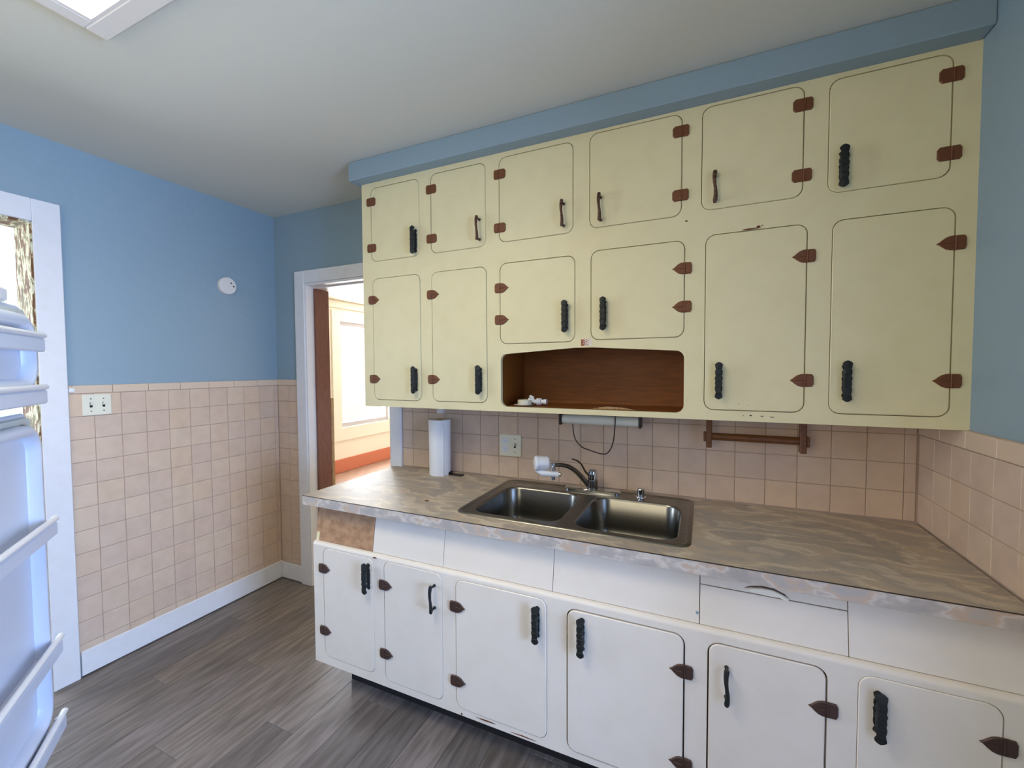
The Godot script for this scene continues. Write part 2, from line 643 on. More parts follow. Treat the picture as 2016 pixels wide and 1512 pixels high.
	window_frame("window_3", Vector3(3.0, 0.45, 1.30), Vector3(3.0 + TH, 1.85, 2.90), 2, "window of the room right of the kitchen, out of the picture")
	var d3 := Node3D.new()
	d3.name = "door_3"
	add_child(d3)
	tag(d3, "white casing of the doorway in the right wall, out of the picture", "doorway", "", "structure")
	for q in [[1.12, 1.2], [2.25, 2.33]]:
		obj("casing_side", boxed(Vector3(XR - 0.02, 0, q[0]), Vector3(XR, 2.14, q[1]), 0.003), M.trim_white, d3)
	obj("casing_head", boxed(Vector3(XR - 0.02, 2.06, 1.2), Vector3(XR, 2.14, 2.25), 0.003), M.trim_white, d3)


func holed2(st: SurfaceTool, lo: Vector3, hi: Vector3, x0: float, x1: float, z0: float, z1: float):
	box(st, lo, Vector3(x0, hi.y, hi.z))
	box(st, Vector3(x1, lo.y, lo.z), hi)
	box(st, Vector3(x0, lo.y, lo.z), Vector3(x1, hi.y, z0))
	box(st, Vector3(x0, lo.y, z1), Vector3(x1, hi.y, hi.z))


func window_frame(called: String, lo: Vector3, hi: Vector3, along: int, label: String):
	var w := Node3D.new()
	w.name = called
	add_child(w)
	tag(w, label, "window", "", "structure")
	var st := sts()
	var f := 0.05
	var across := 2 if along == 0 else 0
	var l := lo
	var h := hi
	l[across] = lo[across] + 0.05
	h[across] = lo[across] + 0.10
	for q in [[0.0, f, 0.0, 1.0], [-f, 0.0, 0.0, 1.0]]:
		var a := l
		var b := h
		if q[0] == 0.0:
			b[along] = lo[along] + f
		else:
			a[along] = hi[along] - f
		box(st, a, b, 0.003)
	for y in [lo.y, (lo.y + hi.y) / 2 - f / 2, hi.y - f]:
		var a := l
		var b := h
		a[along] += f
		b[along] -= f
		a.y = y
		b.y = y + f
		box(st, a, b, 0.003)
	obj("frame", st, M.trim_white, w)
	var a := l
	var b := h
	a[across] = lo[across] + 0.072
	b[across] = lo[across] + 0.076
	a[along] += f
	b[along] -= f
	a.y += f
	b.y -= f
	obj("pane", boxed(a, b), M.glass, w)


func adjoining():
	# room behind the back doorway
	var x0 := -4.56
	var zb := -4.3
	struct("floor_next", boxed(Vector3(x0 - TH, -0.1, zb - TH), Vector3(0.6, -0.002, -TH)), M.next_floor, "reddish wooden floor of the room beyond the back doorway")
	struct("ceiling_next", boxed(Vector3(x0 - TH, 2.44, zb - TH), Vector3(0.6, 2.54, -TH)), M.next_wall, "cream ceiling of the room beyond the back doorway")
	var st := sts()
	holed(st, Vector3(x0 - TH, 0, zb - TH), Vector3(x0, 2.44, -TH), 2, -3.46, -2.47, 0.64, 2.15)
	struct("wall_next_left", st, M.next_wall, "cream wall with the bright window beyond the back doorway")
	struct("wall_next_back", boxed(Vector3(x0, 0, zb - TH), Vector3(0.6, 2.44, zb)), M.next_wall, "cream far wall of the room beyond")
	struct("wall_next_right", boxed(Vector3(0.46, 0, zb), Vector3(0.6, 2.44, -TH)), M.next_wall, "cream right wall of the room beyond")
	st = sts()
	box(st, Vector3(x0, 0, -TH - 0.02), Vector3(-2.40, 2.44, -TH))
	struct("wall_next_front", st, M.next_wall, "cream wall beside the doorway in the room beyond")
	struct("baseboard_next", boxed(Vector3(x0, 0.0, zb), Vector3(x0 + 0.02, 0.19, -0.17), 0.004), M.red_base, "tall orange-red baseboard in the room beyond the back doorway")
	struct("trim_2", boxed(Vector3(x0, 2.33, zb), Vector3(x0 + 0.03, 2.44, -0.17), 0.01), M.next_trim, "pale moulding under the ceiling of the room beyond")
	var w := Node3D.new()
	w.name = "window_1"
	add_child(w)
	tag(w, "bright white window seen through the back doorway", "window", "", "structure")
	st = sts()
	var t := 0.15
	box(st, Vector3(x0, 0.60 - t, -3.46 - t), Vector3(x0 + 0.025, 0.64, -2.47 + t), 0.004)
	box(st, Vector3(x0, 2.15, -3.46 - t), Vector3(x0 + 0.025, 2.15 + t, -2.47 + t), 0.004)
	box(st, Vector3(x0, 0.64, -2.47), Vector3(x0 + 0.025, 2.15, -2.47 + t), 0.004)
	box(st, Vector3(x0, 0.64, -3.46 - t), Vector3(x0 + 0.025, 2.15, -3.46), 0.004)
	obj("casing", st, M.next_trim, w)
	st = sts()
	for q in [[0.64, 2.15, -3.46, -3.42], [0.64, 2.15, -2.51, -2.47], [0.64, 0.70, -3.42, -2.51], [2.09, 2.15, -3.42, -2.51]]:
		box(st, Vector3(x0 - 0.07, q[0], q[2]), Vector3(x0 - 0.01, q[1], q[3]), 0.004)
	obj("sash", st, M.sash, w)
	obj("pane", boxed(Vector3(x0 - 0.044, 0.70, -3.42), Vector3(x0 - 0.04, 2.09, -2.51)), M.glass, w)
	# room beyond the right doorway
	struct("floor_side", boxed(Vector3(XR + TH, -0.1, 0.5), Vector3(3.0 + TH, -0.002, ZR + TH)), M.next_floor, "wooden floor of the room right of the kitchen")
	struct("ceiling_side", boxed(Vector3(XR + TH, 2.44, 0.5), Vector3(3.0 + TH, 2.54, ZR + TH)), M.trim_white, "white ceiling of the room right of the kitchen")
	st = sts()
	holed(st, Vector3(3.0, 0, 0.5), Vector3(3.0 + TH, 2.44, ZR + TH), 2, 1.30, 2.90, 0.45, 1.85)
	struct("wall_side_right", st, M.trim_white, "white window wall of the room right of the kitchen")
	struct("wall_side_back", boxed(Vector3(XR + TH, 0, 0.5), Vector3(3.0, 2.44, 0.6)), M.trim_white, "white end wall of the room right of the kitchen")
	struct("wall_side_front", boxed(Vector3(XR + TH, 0, ZR), Vector3(3.0, 2.44, ZR + TH)), M.trim_white, "white near wall of the room right of the kitchen")
	# porch beyond the left doorway
	var p0 := -4.3
	struct("floor_porch", boxed(Vector3(p0 - 0.1, -0.1, 0.9), Vector3(XL - TH, -0.002, 3.3)), M.floor_under, "dark floor of the porch beyond the left doorway")
	struct("ceiling_porch", boxed(Vector3(p0 - 0.1, 2.45, 0.9), Vector3(XL - TH, 2.55, 3.3)), M.porch, "pale ceiling of the porch beyond the left doorway")
	struct("wall_porch_back", boxed(Vector3(p0, 0, 0.96), Vector3(XL - TH, 2.45, 1.08)), M.porch, "pale green-white side wall of the bright porch")
	struct("wall_porch_front", boxed(Vector3(p0, 0, 3.2), Vector3(XL - TH, 2.45, 3.3)), M.porch, "pale near wall of the bright porch")
	st = sts()
	holed(st, Vector3(p0 - 0.1, 0, 0.9), Vector3(p0, 2.45, 3.3), 2, 1.3, 2.7, 0.7, 2.3)
	struct("wall_porch_left", st, M.porch, "pale outer wall of the porch with a wide window opening")
	struct("trim_3", boxed(Vector3(p0, 1.93, 1.08), Vector3(XL - TH - 0.2, 1.99, 1.10), 0.004), M.trim_white, "narrow white rail on the porch wall")


# ------------------------------------------------------------------ wall tiles
func tile_at(parent: Node, called: String, at: Vector3, w: float, h: float, normal: int, m: Material, d := 0.007):
	# normal: 0 = faces +x, 1 = faces +z, 2 = faces -x
	var g := 0.0018 if normal != 2 else 0.0009
	var size := Vector3(w - g, h - g, d)
	var b := Basis()
	var out := Vector3(0, 0, 1)
	if normal == 0:
		b = Basis(Vector3.UP, PI / 2)
		out = Vector3.RIGHT
	elif normal == 2:
		b = Basis(Vector3.UP, -PI / 2)
		out = Vector3.LEFT
	b = b * Basis(Vector3.RIGHT, rng.randf_range(-0.002, 0.002)) * Basis(Vector3.UP, rng.randf_range(-0.002, 0.002))
	put(called, box_mesh(size, 0.0014), m, parent, at + out * (0.0045 + d * 0.5 - 0.0035 + rng.randf_range(-0.0003, 0.0003)), b)


func st_blob(wl: Node):   # a dab of white filler at the end of the cap tiles
	var st := sts()
	lathe(st, [Vector2(0.013, 0.0), Vector2(0.011, 0.006), Vector2(0.0, 0.009)], 9)
	obj("filler_dab", st, M.trim_white, wl, Vector3(XL + 0.011, 1.384, 1.072), Basis(Vector3.FORWARD, PI / 2))


func tone() -> Material:
	return M["tile%d" % rng.randi_range(0, 4)]


func tiles():
	var wl := get_node("wall_left")
	var wb := get_node("wall_back")
	var wr := get_node("wall_right")
	# left wall: rows down from the cap
	obj("grout_bed", boxed(Vector3(XL, 0.1, 0.0), Vector3(XL + 0.004, 1.404, 1.085)), M.grout, wl)
	var p := 0.1063
	var pv := 0.1099
	var rows := []
	var y := 1.366
	while y > 0.125:
		rows.append([maxf(y - pv, 0.122), y])
		y -= pv
	var zs := [0.008, 0.1407 - p * 1.0 + 0.0]
	zs = [0.006]
	var z := 0.1407 - p
	while z < 1.085:
		if z > 0.02:
			zs.append(z)
		z += p
	zs.append(1.083)
	for r in rows:
		for k in zs.size() - 1:
			tile_at(wl, "tile", Vector3(XL, (r[0] + r[1]) / 2, (zs[k] + zs[k + 1]) / 2), zs[k + 1] - zs[k], r[1] - r[0], 0, tone())
	z = 0.006
	while z < 1.08:
		var z1 := minf(z + 0.152, 1.083)
		tile_at(wl, "cap_tile", Vector3(XL, 1.386, (z + z1) / 2), z1 - z, 0.040, 0, M.cap_tile, 0.011)
		z = z1
	st_blob(wl)
	# the strip left of the back doorway
	obj("grout_bed", boxed(Vector3(XL, 0.1, 0.0), Vector3(-2.365, 1.404, 0.004)), M.grout, wb)
	for r in rows:
		for q in [[XL + 0.012, -2.463], [-2.463, -2.366]]:
			tile_at(wb, "tile", Vector3((q[0] + q[1]) / 2, (r[0] + r[1]) / 2, 0), q[1] - q[0], r[1] - r[0], 1, tone())
	tile_at(wb, "cap_tile", Vector3((XL + 0.012 - 2.366) / 2, 1.386, 0), 0.198, 0.040, 1, M.cap_tile, 0.011)
	# backsplash
	obj("grout_bed", boxed(Vector3(-1.492, 0.80, 0.0), Vector3(XR, 1.332, 0.004)), M.grout, wb)
	var px := 0.1124
	var ph := 0.1087
	for r in 4:
		var y0 := 0.897 + ph * r
		var x := 0.834
		while x < XR + px:
			x += px
		while x > -1.492:
			var a := maxf(x - px, -1.490)
			var b := minf(x, XR - 0.012)
			if b - a > 0.006:
				tile_at(wb, "tile", Vector3((a + b) / 2, y0 + ph / 2, 0), b - a, ph, 1, tone())
			x -= px
	# right wall, as far as it can be seen
	obj("grout_bed", boxed(Vector3(XR - 0.004, 0.80, 0.0), Vector3(XR, 1.282, 1.12)), M.grout, wr)
	for r in 3:
		z = 0.012
		while z < 1.115:
			var z1 := minf(z + 0.110, 1.118)
			tile_at(wr, "tile", Vector3(XR, 0.897 + ph * (r + 0.5), (z + z1) / 2), z1 - z, ph, 2, tone())
			z = z1
	z = 0.012
	while z < 1.115:
		var z1 := minf(z + 0.152, 1.118)
		tile_at(wr, "cap_tile", Vector3(XR, 1.253, (z + z1) / 2), z1 - z, 0.055, 2, M.cap_tile, 0.011)
		z = z1


# ------------------------------------------------------------------ hardware
func hinge_mesh(kind: String, side: int) -> ArrayMesh:   # origin on the door edge; side = +1: the door lies to the right
	var key := "hinge %s %d" % [kind, side]
	if cache.has(key):
		return cache[key]
	var st := sts()
	var polys := []
	if kind == "plain":
		polys = [[[-0.023, -0.014], [-0.018, -0.021], [-0.001, -0.021], [-0.001, 0.021], [-0.018, 0.021], [-0.023, 0.014]],
			[[0.001, -0.021], [0.027, -0.021], [0.034, -0.013], [0.034, 0.013], [0.027, 0.021], [0.001, 0.021]]]
	else:
		polys = [[[-0.024, -0.012], [-0.020, -0.021], [-0.001, -0.022], [-0.001, 0.022], [-0.020, 0.021], [-0.024, 0.012]],
			[[0.001, -0.022], [0.012, -0.0215], [0.022, -0.018], [0.031, -0.011], [0.037, -0.005], [0.045, 0.0], [0.037, 0.005], [0.031, 0.011], [0.022, 0.018], [0.012, 0.0215], [0.001, 0.022]]]
	for pl in polys:
		var pv := PackedVector2Array()
		for q in pl:
			pv.append(Vector2(q[0] * side, q[1]))
		extrude(st, pv, 0.0, 0.0045, 0.86)
	tube(st, [Vector3(0, -0.019, 0.003), Vector3(0, 0.019, 0.003)], [0.0035], 8)
	if kind != "plain":   # raised rib and pins
		tube(st, [Vector3(0.006 * side, 0, 0.0045), Vector3(0.030 * side, 0, 0.0045)], [0.004, 0.002], 8, 0.6)
		for s in [-1, 1]:
			tube(st, [Vector3(0.010 * side, 0.012 * s, 0.004), Vector3(0.010 * side, 0.012 * s, 0.006)], [0.003], 8)
	cache[key] = mesh_of(st)
	return cache[key]


func plate_outline(half: float, wide: float, wave: float) -> PackedVector2Array:
	var prof := [[0.0, 0.0], [0.02, 0.5], [0.06, 0.95], [0.10, 1.0], [0.15, 0.66], [0.18, 0.62], [0.23, 0.88], [0.31, 1.0], [0.37, 0.80], [0.43, 1.0], [0.5, 0.82]]
	var rgt := []
	for q in prof:
		rgt.append(Vector2(q[1] * wide * (1.0 + wave * sin(q[0] * 40.0)), -half + q[0] * 2.0 * half))
	for i in range(prof.size() - 2, -1, -1):
		rgt.append(Vector2(prof[i][1] * wide * (1.0 + wave * sin(prof[i][0] * 33.0)), half - prof[i][0] * 2.0 * half))
	var out := PackedVector2Array()
	for q in rgt:
		out.append(q)
	for i in range(rgt.size() - 2, 0, -1):
		out.append(Vector2(-rgt[i].x, rgt[i].y))
	return out


func pull_mesh(kind: String) -> ArrayMesh:   # origin on the door face, in the middle of the pull
	if cache.has(kind):
		return cache[kind]
	var st := sts()
	if kind == "ornate":
		extrude(st, plate_outline(0.058, 0.0095, 0.08), 0.0, 0.003, 0.9)
		for s in [-1, 1]:
			tube(st, [Vector3(0, 0.038 * s, 0.002), Vector3(0, 0.038 * s, 0.027)], [0.0055, 0.0045], 8)
		extrude(st, plate_outline(0.068, 0.0130, 0.05), 0.024, 0.033, 0.7)
		for s in [-1, 0, 1]:
			box(st, Vector3(-0.0095, 0.022 * s - 0.0018, 0.030), Vector3(0.0095, 0.022 * s + 0.0018, 0.0355), 0.001)
		for s in [-1, 1]:
			box(st, Vector3(-0.0085, 0.045 * s - 0.0014, 0.030), Vector3(0.0085, 0.045 * s + 0.0014, 0.035), 0.001)
	else:
		var pts := []
		var rad := []
		for i in 21:
			var t := i / 20.0
			pts.append(Vector3(0.0022 * sin(t * TAU * 1.0), -0.054 + 0.108 * t, 0.027 + 0.005 * sin(t * PI)))
			rad.append(0.0052 + 0.0026 * absf(t - 0.5) * 2.0 - (0.0015 if i == 0 or i == 20 else 0.0))
		tube(st, pts, rad, 8)
		for s in [-1, 1]:
			tube(st, [Vector3(0, 0.045 * s, 0.0), Vector3(0, 0.045 * s, 0.012), Vector3(0, 0.047 * s, 0.028)], [0.0065, 0.0042, 0.004], 8)
	cache[kind] = mesh_of(st)
	return cache[kind]


func door(parent: Node, zf: float, d: Array, paint: Material, hm: Material, gap := 0.0022):
	# d = [x0, x1, y0, y1, hinge side (-1 left, 1 right), hinge kind, hinge heights, pull x, pull y, pull kind, proud]
	var st := sts()
	var c := Vector2((d[0] + d[1]) / 2, (d[2] + d[3]) / 2)
	var h := Vector2((d[1] - d[0]) / 2 - gap, (d[3] - d[2]) / 2 - gap)
	var pr: float = d[10]
	slab(st, -h, h, 0.034 - gap, -0.018, pr, 0.0025)
	var o := obj("door", st, paint, parent, Vector3(c.x, c.y, zf))
	for y in d[6]:
		put("hinge", hinge_mesh(d[5], -d[4]), hm, o, Vector3((d[0] if d[4] < 0 else d[1]) - c.x, y - c.y, pr + 0.0002))
	var thin: bool = d[9] == "slim"
	put("pull", pull_mesh(d[9]), (M.pull_bronze if hm == M.bronze else M.iron) if thin else M.iron, o, Vector3(d[7] - c.x, d[8] - c.y, pr))
	return o


func chip(parent: Node, called: String, at: Vector3, w: float, h: float, m: Material, sd: int) -> MeshInstance3D:   # a flake of missing or torn paint
	var r := RandomNumberGenerator.new()
	r.seed = sd
	var poly := PackedVector2Array()
	for i in 11:
		var a := TAU * i / 11.0
		var k := r.randf_range(0.55, 1.0)
		poly.append(Vector2(cos(a) * w * 0.5 * k, sin(a) * h * 0.5 * k))
	var st := sts()
	extrude(st, poly, -0.001, 0.0006)
	return obj(called, st, m, parent, at)


func frame_cells(st: SurfaceTool, cells: Array, z: float, depth: float):
	for c in cells:
		ring_cell(st, c[0], c[1], c[2], z)
		wallring(st, c[2], z, c[2], z - depth, true)


func upper_cabinet():
	var x0 := -1.49
	var y0 := 1.281
	var y1 := 2.4335
	var t := thing("upper_cabinet", "long cream painted wall cabinet of twelve doors above the sink", "cabinet")
	var U := [
		[-1.432, -1.128, 2.029, 2.404, -1, "plain", [2.335, 2.10], -1.152, 2.103, "ornate", 0.0008],
		[-1.062, -0.763, 2.030, 2.408, -1, "plain", [2.336, 2.102], -0.795, 2.110, "slim", 0.0004],
		[-0.697, -0.354, 2.037, 2.411, -1, "plain", [2.338, 2.103], -0.396, 2.116, "slim", 0.0012],
		[-0.287, 0.064, 2.043, 2.421, 1, "plain", [2.354, 2.12], -0.241, 2.117, "slim", 0.0016],
		[0.130, 0.445, 2.050, 2.422, 1, "plain", [2.355, 2.122], 0.175, 2.124, "slim", 0.001],
		[0.512, 0.819, 2.048, 2.416, 1, "plain", [2.349, 2.118], 0.551, 2.123, "ornate", 0.0006]]
	var L := [
		[-1.427, -1.127, 1.315, 1.943, -1, "arrow", [1.833, 1.424], -1.157, 1.421, "ornate", 0.003],
		[-1.061, -0.760, 1.316, 1.942, -1, "arrow", [1.834, 1.424], -0.796, 1.424, "ornate", 0.003],
		[-0.695, -0.346, 1.585, 1.946, -1, "arrow", [1.836, 1.694], -0.386, 1.692, "ornate", 0.0006],
		[-0.281, 0.077, 1.590, 1.954, 1, "arrow", [1.848, 1.705], -0.226, 1.694, "ornate", 0.0008],
		[0.146, 0.461, 1.318, 1.961, 1, "arrow", [1.851, 1.430], 0.195, 1.428, "ornate", 0.001],
		[0.528, 0.835, 1.318, 1.960, 1, "arrow", [1.849, 1.431], 0.572, 1.429, "ornate", 0.0012]]
	var bx := [x0, -1.095, -0.7285, -0.317, 0.1, 0.48, XR]
	var lx := [x0, -1.094, -0.7285, -0.317, 0.112, 0.495, XR]
	var ym := 1.998
	var yn := 1.570
	# face frame
	var st := sts()
	var cells := []
	for i in 6:
		var u = U[i]
		cells.append([Vector2(bx[i], ym), Vector2(bx[i + 1], y1), rr(u[0], u[2], u[1], u[3], 0.034)])
		var l = L[i]
		var low := yn if i == 2 or i == 3 else y0
		cells.append([Vector2(lx[i], low), Vector2(lx[i + 1], ym), rr(l[0], l[2], l[1], l[3], 0.034)])
	frame_cells(st, cells, ZU, 0.019)
	var niche := PackedVector2Array()
	var rn := 0.03
	var base := rr(-0.692, 1.303, 0.077, 1.541, rn)
	for i in base.size():
		niche.append(base[i])
		if i == 6:   # the top edge rises to a low gable
			niche.append(Vector2(-0.276, 1.561))
			niche.append(Vector2(-0.351, 1.561))
	ring_cell(st, Vector2(lx[2], y0), Vector2(lx[4], yn), niche, ZU)
	wallring(st, niche, ZU, niche, ZU - 0.019, true)
	# edges of the frame
	quad(st, Vector3(x0, y0, ZU - 0.019), Vector3(x0, y0, ZU), Vector3(x0, y1, ZU), Vector3(x0, y1, ZU - 0.019))
	quad(st, Vector3(x0, y0, ZU - 0.019), Vector3(XR, y0, ZU - 0.019), Vector3(XR, y0, ZU), Vector3(x0, y0, ZU))
	obj("face_frame", st, M.cream, t)
	# carcass behind it
	st = sts()
	box(st, Vector3(x0, y0, 0.0075), Vector3(x0 + 0.018, y1 - 0.003, ZU - 0.0195))
	box(st, Vector3(x0 + 0.018, y0 + 0.002, 0.0075), Vector3(-0.705, y0 + 0.02, ZU - 0.03))
	box(st, Vector3(-0.705, y0 + 0.002, 0.0075), Vector3(0.09, y0 + 0.018, ZU - 0.021))
	box(st, Vector3(0.09, y0 + 0.002, 0.0075), Vector3(XR - 0.012, y0 + 0.02, ZU - 0.03))
	obj("carcass", st, M.cream, t)
	st = sts()
	box(st, Vector3(x0 + 0.018, ym - 0.03, ZU - 0.024), Vector3(XR, y1, ZU - 0.0192))
	box(st, Vector3(x0 + 0.018, yn, ZU - 0.024), Vector3(XR, ym - 0.03, ZU - 0.0192))
	box(st, Vector3(x0 + 0.018, y0 + 0.02, ZU - 0.024), Vector3(-0.70, yn, ZU - 0.0192))
	box(st, Vector3(0.085, y0 + 0.02, ZU - 0.024), Vector3(XR, yn, ZU - 0.0192))
	obj("inner_board", st, M.groove, t)
	# open niche
	st = sts()
	box(st, Vector3(-0.705, 1.299, 0.02), Vector3(0.09, 1.303, ZU - 0.0195))
	box(st, Vector3(-0.705, 1.303, 0.012), Vector3(0.09, 1.575, 0.02))
	box(st, Vector3(-0.705, 1.303, 0.02), Vector3(-0.698, 1.575, ZU - 0.0195))
	box(st, Vector3(0.083, 1.303, 0.02), Vector3(0.09, 1.575, ZU - 0.0195))
	box(st, Vector3(-0.698, 1.566, 0.02), Vector3(0.083, 1.575, ZU - 0.0195))
	box(st, Vector3(-0.698, 1.303, 0.02), Vector3(0.083, 1.318, 0.035))
	obj("niche_lining", st, M.niche_wood, t).set_meta("label", "dark stained wood inside the open niche")
	for d in U:
		door(t, ZU, d, M.cream, M.bronze)
	for d in L:
		door(t, ZU, d, M.cream, M.bronze)
	# wear
	patch(t)
	st = sts()
	var torn := PackedVector2Array([Vector2(-0.29, 1.3035), Vector2(-0.262, 1.3075), Vector2(-0.245, 1.3125), Vector2(-0.236, 1.311), Vector2(-0.225, 1.3145), Vector2(-0.19, 1.3135), Vector2(-0.155, 1.311), Vector2(-0.128, 1.307), Vector2(-0.105, 1.3035)])
	extrude(st, torn, ZU - 0.05, ZU - 0.046)
	obj("torn_veneer", st, M.raw_wood, t).set_meta("label", "torn strip of pale veneer")
	for q in [[0.290, 1.9645, 0.07, 0.008], [0.315, 1.9685, 0.016, 0.010], [0.327, 1.972, 0.006, 0.003], [0.08, 2.022, 0.012, 0.006], [0.30, 1.303, 0.010, 0.006], [0.278, 1.301, 0.006, 0.003], [0.335, 1.302, 0.012, 0.004], [0.366, 1.300, 0.016, 0.004], [-0.379, 1.588, 0.007, 0.003], [0.262, 1.343, 0.005, 0.003], [0.29, 1.34, 0.005, 0.0025], [-0.42, 1.616, 0.004, 0.004]]:
		chip(t, "paint_chip", Vector3(q[0], q[1], ZU + 0.0014), q[2], q[3], M.bronze, int(q[0] * 1000) + 2000)


func patch(t: Node):   # a block of bare brown wood with flakes of paint left on it
	var im := Image.create(86, 56, false, Image.FORMAT_RGB8)
	var f := FastNoiseLite.new()
	f.seed = 6
	f.frequency = 0.075
	f.noise_type = FastNoiseLite.TYPE_CELLULAR
	f.cellular_return_type = FastNoiseLite.RETURN_DISTANCE2_SUB
	for y in 56:
		for x in 86:
			var v := f.get_noise_2d(x * 1.0, y * 1.0) + 0.004 * (x - 30)
			im.set_pixel(x, y, c8(232, 220, 208) if v > -0.74 and x > 10 else c8(142, 72, 40))
	var m := mat("bare_patch", Color.WHITE, 0.6)
	m.albedo_texture = ImageTexture.create_from_image(im)
	var q := PlaneMesh.new()
	q.orientation = PlaneMesh.FACE_Z
	q.size = Vector2(0.045, 0.028)
	put("bare_patch", q, m, t, Vector3(-0.2985, 1.5815, ZU + 0.0006)).set_meta("label", "bare brown patch with flaking paint")


